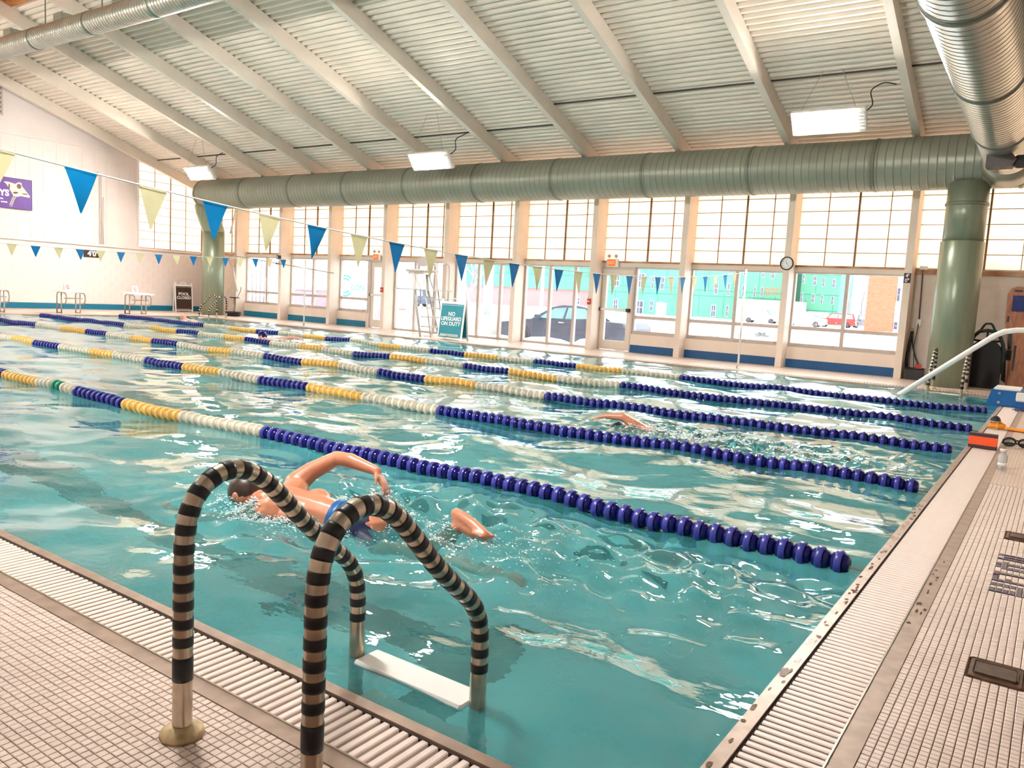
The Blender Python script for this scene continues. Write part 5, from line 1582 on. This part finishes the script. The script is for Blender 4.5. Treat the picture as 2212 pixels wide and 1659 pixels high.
for (u0, u1, y, zs) in ((1275, 1500, BY + 1.5, (2.9, 3.9, 6.6, 7.4)), (1500, 1702, BY, (2.9, 3.7, 6.7, 7.4)), (1728, 1813, BY + 2, (1.6, 3.8, 6.6)), (1005, 1275, BY + 3, (5.3, 6.6))):
    x0, x1 = at(u0, 640, 1, y)[0], at(u1, 640, 1, y)[0]
    for z in zs: obj('sheathing_seam', MB().box(x0, x1, y - .03, y, z - .05, z + .05), SEAMG, hb_)
    xx = x0 + .8; k = 0
    while xx < x1:
        z0 = (0, 4.0, 7.4)[k % 3]
        obj('sheathing_seam', MB().box(xx - .04, xx + .04, y - .025, y, z0 if y != BY + 3 else 5, z0 + 3.2 if y != BY + 3 else 8), SEAMG, hb_); xx += 1.25; k += 1
# orange strokes drawn on the facade in place of a neon sign's reflection
for k in range(14):
    uu, vv = 1652 + (k % 7) * 4.6, 628 + (k // 7) * 8.5
    p = at(uu, vv, 1, BY - .05); q = at(uu + 2.6, vv - 6.5, 1, BY - .05)
    obj('neon_reflection', MB().box(p[0], q[0], BY - .06, BY - .03, p[2], q[2]), mat('neon_reflection_orange', srgb(244, 120, 92), .6), hb_)
ob = thing('brick_house', 'orange brick house with white gable end outside the rightmost window', 'house', (0, 0, 0))
def brick_mat():
    M = bpy.data.materials.new('orange_brick'); M.use_nodes = True
    nt = M.node_tree; b = nt.nodes['Principled BSDF']; co = nt.nodes.new('ShaderNodeTexCoord')
    mp = nt.nodes.new('ShaderNodeMapping'); mp.inputs['Rotation'].default_value = (math.pi / 2, 0, 0)
    br = nt.nodes.new('ShaderNodeTexBrick'); br.inputs['Scale'].default_value = 1.0; br.inputs['Brick Width'].default_value = .36; br.inputs['Row Height'].default_value = .11; br.inputs['Mortar Size'].default_value = .009
    br.inputs['Color1'].default_value = (*srgb(214, 108, 76), 1); br.inputs['Color2'].default_value = (*srgb(184, 92, 66), 1); br.inputs['Mortar'].default_value = (*srgb(216, 148, 122), 1)
    nt.links.new(co.outputs['Object'], mp.inputs['Vector']); nt.links.new(mp.outputs['Vector'], br.inputs['Vector']); nt.links.new(br.outputs['Color'], b.inputs['Base Color'])
    b.inputs['Roughness'].default_value = .85
    return M
OBR = brick_mat()
facade('brick_wall', 1873, 1935, 0, 9e4, 92, OBR, parent=ob, ztop=8.5, depth=10)
facade('white_gable', 1935, 2080, 0, 9e4, 92.4, WTRIM, parent=ob, ztop=9, depth=9)
for r in from_crop(1400, 560, 3.95, [(2120, 245, 2160, 360), (2092, 535, 2135, 600)]): house_window(*r, 92.4, ob, 1, 2)

BARK = mat('grey_bark', srgb(160, 146, 146), .85, var=.25, scale=3); TWIG = mat('pale_twig', srgb(178, 168, 172), .85)
def bare_tree(label, x, y, h, seed, r0=.16, depth=4, name='bare_tree', mt=BARK):
    rd = random.Random(seed)
    t = thing(name, label, 'tree', (x, y, GZ - .05), group='bare trees outside')
    tr_ = MB(); br_ = MB()
    def grow(p, d, L, r, lev):
        n = 3; pts = [p]; dd = Vector(d)
        for _ in range(n):
            dd = (dd + Vector((rd.uniform(-.18, .18), rd.uniform(-.18, .18), rd.uniform(-.05, .12)))).normalized()
            pts.append(pts[-1] + dd * (L / n))
        (tr_ if lev == 0 else br_).tube(pts, [r * (1 - .45 * i / n) for i in range(n + 1)], 5 if lev else 10, cap=False)
        if lev < depth:
            for k in range(3 if lev else 5):
                a = rd.uniform(0, 6.28); sp_ = rd.uniform(.45, .9)
                nd = (dd + Vector((math.cos(a) * sp_, math.sin(a) * sp_, rd.uniform(-.1, .3)))).normalized()
                grow(pts[rd.choice((2, 3))] if lev else pts[rd.choice((1, 2, 3))], nd, L * rd.uniform(.55, .75), r * .5, lev + 1)
    grow(Vector((0, 0, 0)), (0, 0, 1), h * .42, r0, 0)
    obj('trunk', tr_, mt, t); obj('branches', br_, TWIG, t)
bare_tree('bare leafless tree outside between the green building and brick house', px_at(1834, 118), 118, 12, 3)
bare_tree('second bare tree standing further back by the brick house', px_at(1862, 130), 130, 13, 8)
bare_tree('bare tree seen through the middle glass doors', px_at(1010, 70), 70, 13, 5, r0=.2)
bare_tree('thin bare tree beyond the far left window', px_at(640, 45), 45, 9, 12)
bare_tree('bare tree behind the lifeguard chair outside', px_at(925, 75), 75, 12, 21)
# snowy evergreen thicket at the far left window
tk = thing('snowy_thicket', 'snow dusted grey evergreen thicket outside the far left windows', 'bush', (px_at(560, 30), 30, GZ))
rd = random.Random(4)
lm = MB()
for k in range(300):
    hgt = rd.uniform(.1, 4.6); rad = (1.0 - hgt / 6) * 1.9 * math.sqrt(rd.random())
    a = rd.uniform(0, 6.28); p = Vector((rad * math.cos(a) * 1.3, rad * math.sin(a), hgt))
    d = Vector((math.cos(a), math.sin(a), rd.uniform(-.3, .5))).normalized() * rd.uniform(.15, .35); s_ = Vector((-math.sin(a), math.cos(a), 0)) * .06
    lm.add([p - s_, p + d * .5 - s_ * 1.2, p + d, p + d * .5 + s_ * 1.2 + Vector((0, 0, .03))], [(0, 1, 2, 3)], 0 if rd.random() < .3 else 1)
tag(obj('needles', lm, [mat('grey_needles', srgb(190, 186, 178), .9), SNOW], tk), kind='stuff')
for k in range(5):
    obj('stem', MB().tube([((k - 2) * .35, 0, 0), ((k - 2) * .5, .1, 3.8)], [.06, .02], 6), BARK, tk)
# thick snowy trunk
tt = thing('thick_tree', 'thick snow crusted tree trunk outside left of the left glass door', 'tree', (px_at(806, 27), 27, GZ))
vs_r = [.62, .52, .47, .46, .48, .52]
obj('trunk', MB().tube([(.06 * math.sin(k), 0, k * 1.4) for k in range(6)], vs_r, 14), mat('pale_bark', srgb(178, 164, 162), .9, var=.25, scale=5, bump=.5, bscale=12), tt)
for (a, b) in (((.0, 0, 4.2), (1.8, .5, 6.5)), ((0, 0, 3.6), (-1.9, .3, 6.0))):
    obj('bough', MB().tube([a, ((a[0] + b[0]) / 2, .1, (a[2] + b[2]) / 2 - .1), b], [.3, .22, .12], 10), BARK, tt)
# trailer with the blue lettering
tl = thing('white_trailer', 'white construction trailer with a blue C logo behind the thick trunk', 'trailer', (0, 0, 0))
TY = 33.0
x0, x1 = px_at(652, TY), px_at(840, TY)
obj('box_body', MB().box(x0, x1, TY, TY + 2.4, GZ + .5, 3.4), mat('trailer_white', srgb(232, 240, 246), .4, var=.03), tl)
obj('blue_stripe', MB().box(x0 - .01, x0 + .9, TY - .012, TY - .001, 1.0, 2.2), mat('pale_blue_panel', srgb(206, 236, 246), .5), tl)
obj('blue_edge', MB().box(px_at(727, TY), px_at(736, TY), TY - .012, TY - .001, GZ + .5, 3.3), mat('cyan_stripe', srgb(110, 200, 232), .5), tl)
for xx in (x0 + 1, x1 - 1): obj('wheel', MB().lathe([(.3, 0), (.3, .25)], 16, (xx, TY + .2, GZ + .3), 'y'), TYRE, tl)
CY = mat('logo_cyan', srgb(70, 176, 216), .5)
cxl = px_at(745, TY); 
for rr_, w_ in ((.62, .05), (.42, .05)):
    obj('logo_ring', MB().tube([(cxl + rr_ * math.cos(a), TY - .03, 1.35 + rr_ * math.sin(a)) for a in np.linspace(.8, 5.5, 20)], w_, 6), CY, tl)
lettering('CON', .5, CY, tl, (cxl + 1.05, TY - .02, 1.25), (math.pi / 2, 0, 0), .005, .0)
db = thing('dumpster', 'dusty maroon dumpster with flat lid outside the far left windows', 'dumpster', (px_at(668, 30), 30.0, GZ))
obj('bin', MB().prism([(-.75, 0), (.7, 0), (.9, 1.25), (-.95, 1.25)], -.6, .6, 'y'), mat('dusty_maroon', srgb(160, 134, 142), .7, var=.1), db)
obj('lid', MB().box(-1.0, .95, -.65, .65, 1.26, 1.34), mat('dark_lid', srgb(132, 112, 120), .6), db)
pl_ = thing('concrete_planter', 'round concrete planter outside the middle glass doors', 'planter', (px_at(1045, 20.6), 20.9, GZ))
obj('drum', MB().lathe([(.52, 0), (.55, .1), (.55, .82), (.5, .84), (.48, .74)], 24), mat('pale_concrete', srgb(214, 204, 196), .85, var=.08, scale=6), pl_)
obj('snow_cap', MB().ball((0, 0, .76), .47, 16, sc=(1, 1, .3)), SNOW, pl_)
po = thing('steel_post', 'thick grey post outside the middle glass doors', 'post', (px_at(1052, 30), 30, GZ))
obj('shaft', MB().lathe([(.24, 0), (.24, 5.5)], 16), mat('grey_post', srgb(150, 150, 156), .5), po)
obj('base', MB().lathe([(.36, 0), (.36, .25), (.26, .3)], 16), mat('grey_post', srgb(150, 150, 156), .5), po)
po = thing('light_pole', 'white light pole outside the glass doors beside the grey sedan', 'post', (px_at(1168, 60), 60, GZ))
obj('shaft', MB().lathe([(.16, 0), (.12, 8)], 12), WTRIM, po); obj('arm', MB().tube([(0, 0, 7.9), (1.2, 0, 8.1)], .06, 8), WTRIM, po)
rb = thing('red_barrel', 'red traffic barrel in the snow behind the lifeguard chair', 'barrel', (px_at(868, 45), 45, GZ))
obj('drum', MB().lathe([(.32, 0), (.3, .5), (.27, 1.0), (.2, 1.02)], 16), mat('barrel_red', srgb(236, 120, 104), .6), rb)
for z in (.35, .7): obj('band', MB().lathe([(.315, z), (.31, z + .12)], 16), WTRIM, rb)
sgn = thing('yard_sign', 'small white yard sign outside the window right of the right door', 'sign', (px_at(1427, 60), 60, GZ))
obj('panel', MB().box(-.45, .45, -.02, .02, .7, 1.75), WTRIM, sgn)
for s in (-.3, .3): obj('stake', MB().box(s - .03, s + .03, .021, .06, 0, 1.7), BARK, sgn)
BUSH = mat('grey_twigs', srgb(176, 174, 172), .9)
for i, (u, y, w, lab) in enumerate(((1423, 32, .7, 'small grey bush in the snow outside right of the right door'), (1545, 34, 1.1, 'low grey bush in the snow below the flag line windows'),
                                    (1736, 30, .8, 'clipped grey bush in the snow outside the rightmost window'), (1650, 46, 1.2, 'flat snowy bush outside behind the flag pole'))):
    t = thing('small_bush', lab, 'bush', (px_at(u, y), y, GZ - .05), group='bushes in the snow')
    lm = MB(); rd = random.Random(30 + i)
    for k in range(160):
        a, e = rd.uniform(0, 6.28), rd.uniform(.15, 1.4)
        d = Vector((math.cos(a) * math.cos(e) * w, math.sin(a) * math.cos(e) * w * .6, math.sin(e) * .62)); q = d * rd.uniform(.6, 1.0)
        lm.tube([q * .3, q * .7 + Vector((rd.uniform(-.05, .05), 0, .03)), q], [.012, .010, .006], 3, cap=False)
    tag(obj('twigs', lm, BUSH, t), kind='stuff')
    obj('snow_cap', MB().ball((0, 0, .42), .5, 12, sc=(w * .8, w * .5, .22)), SNOW, t)
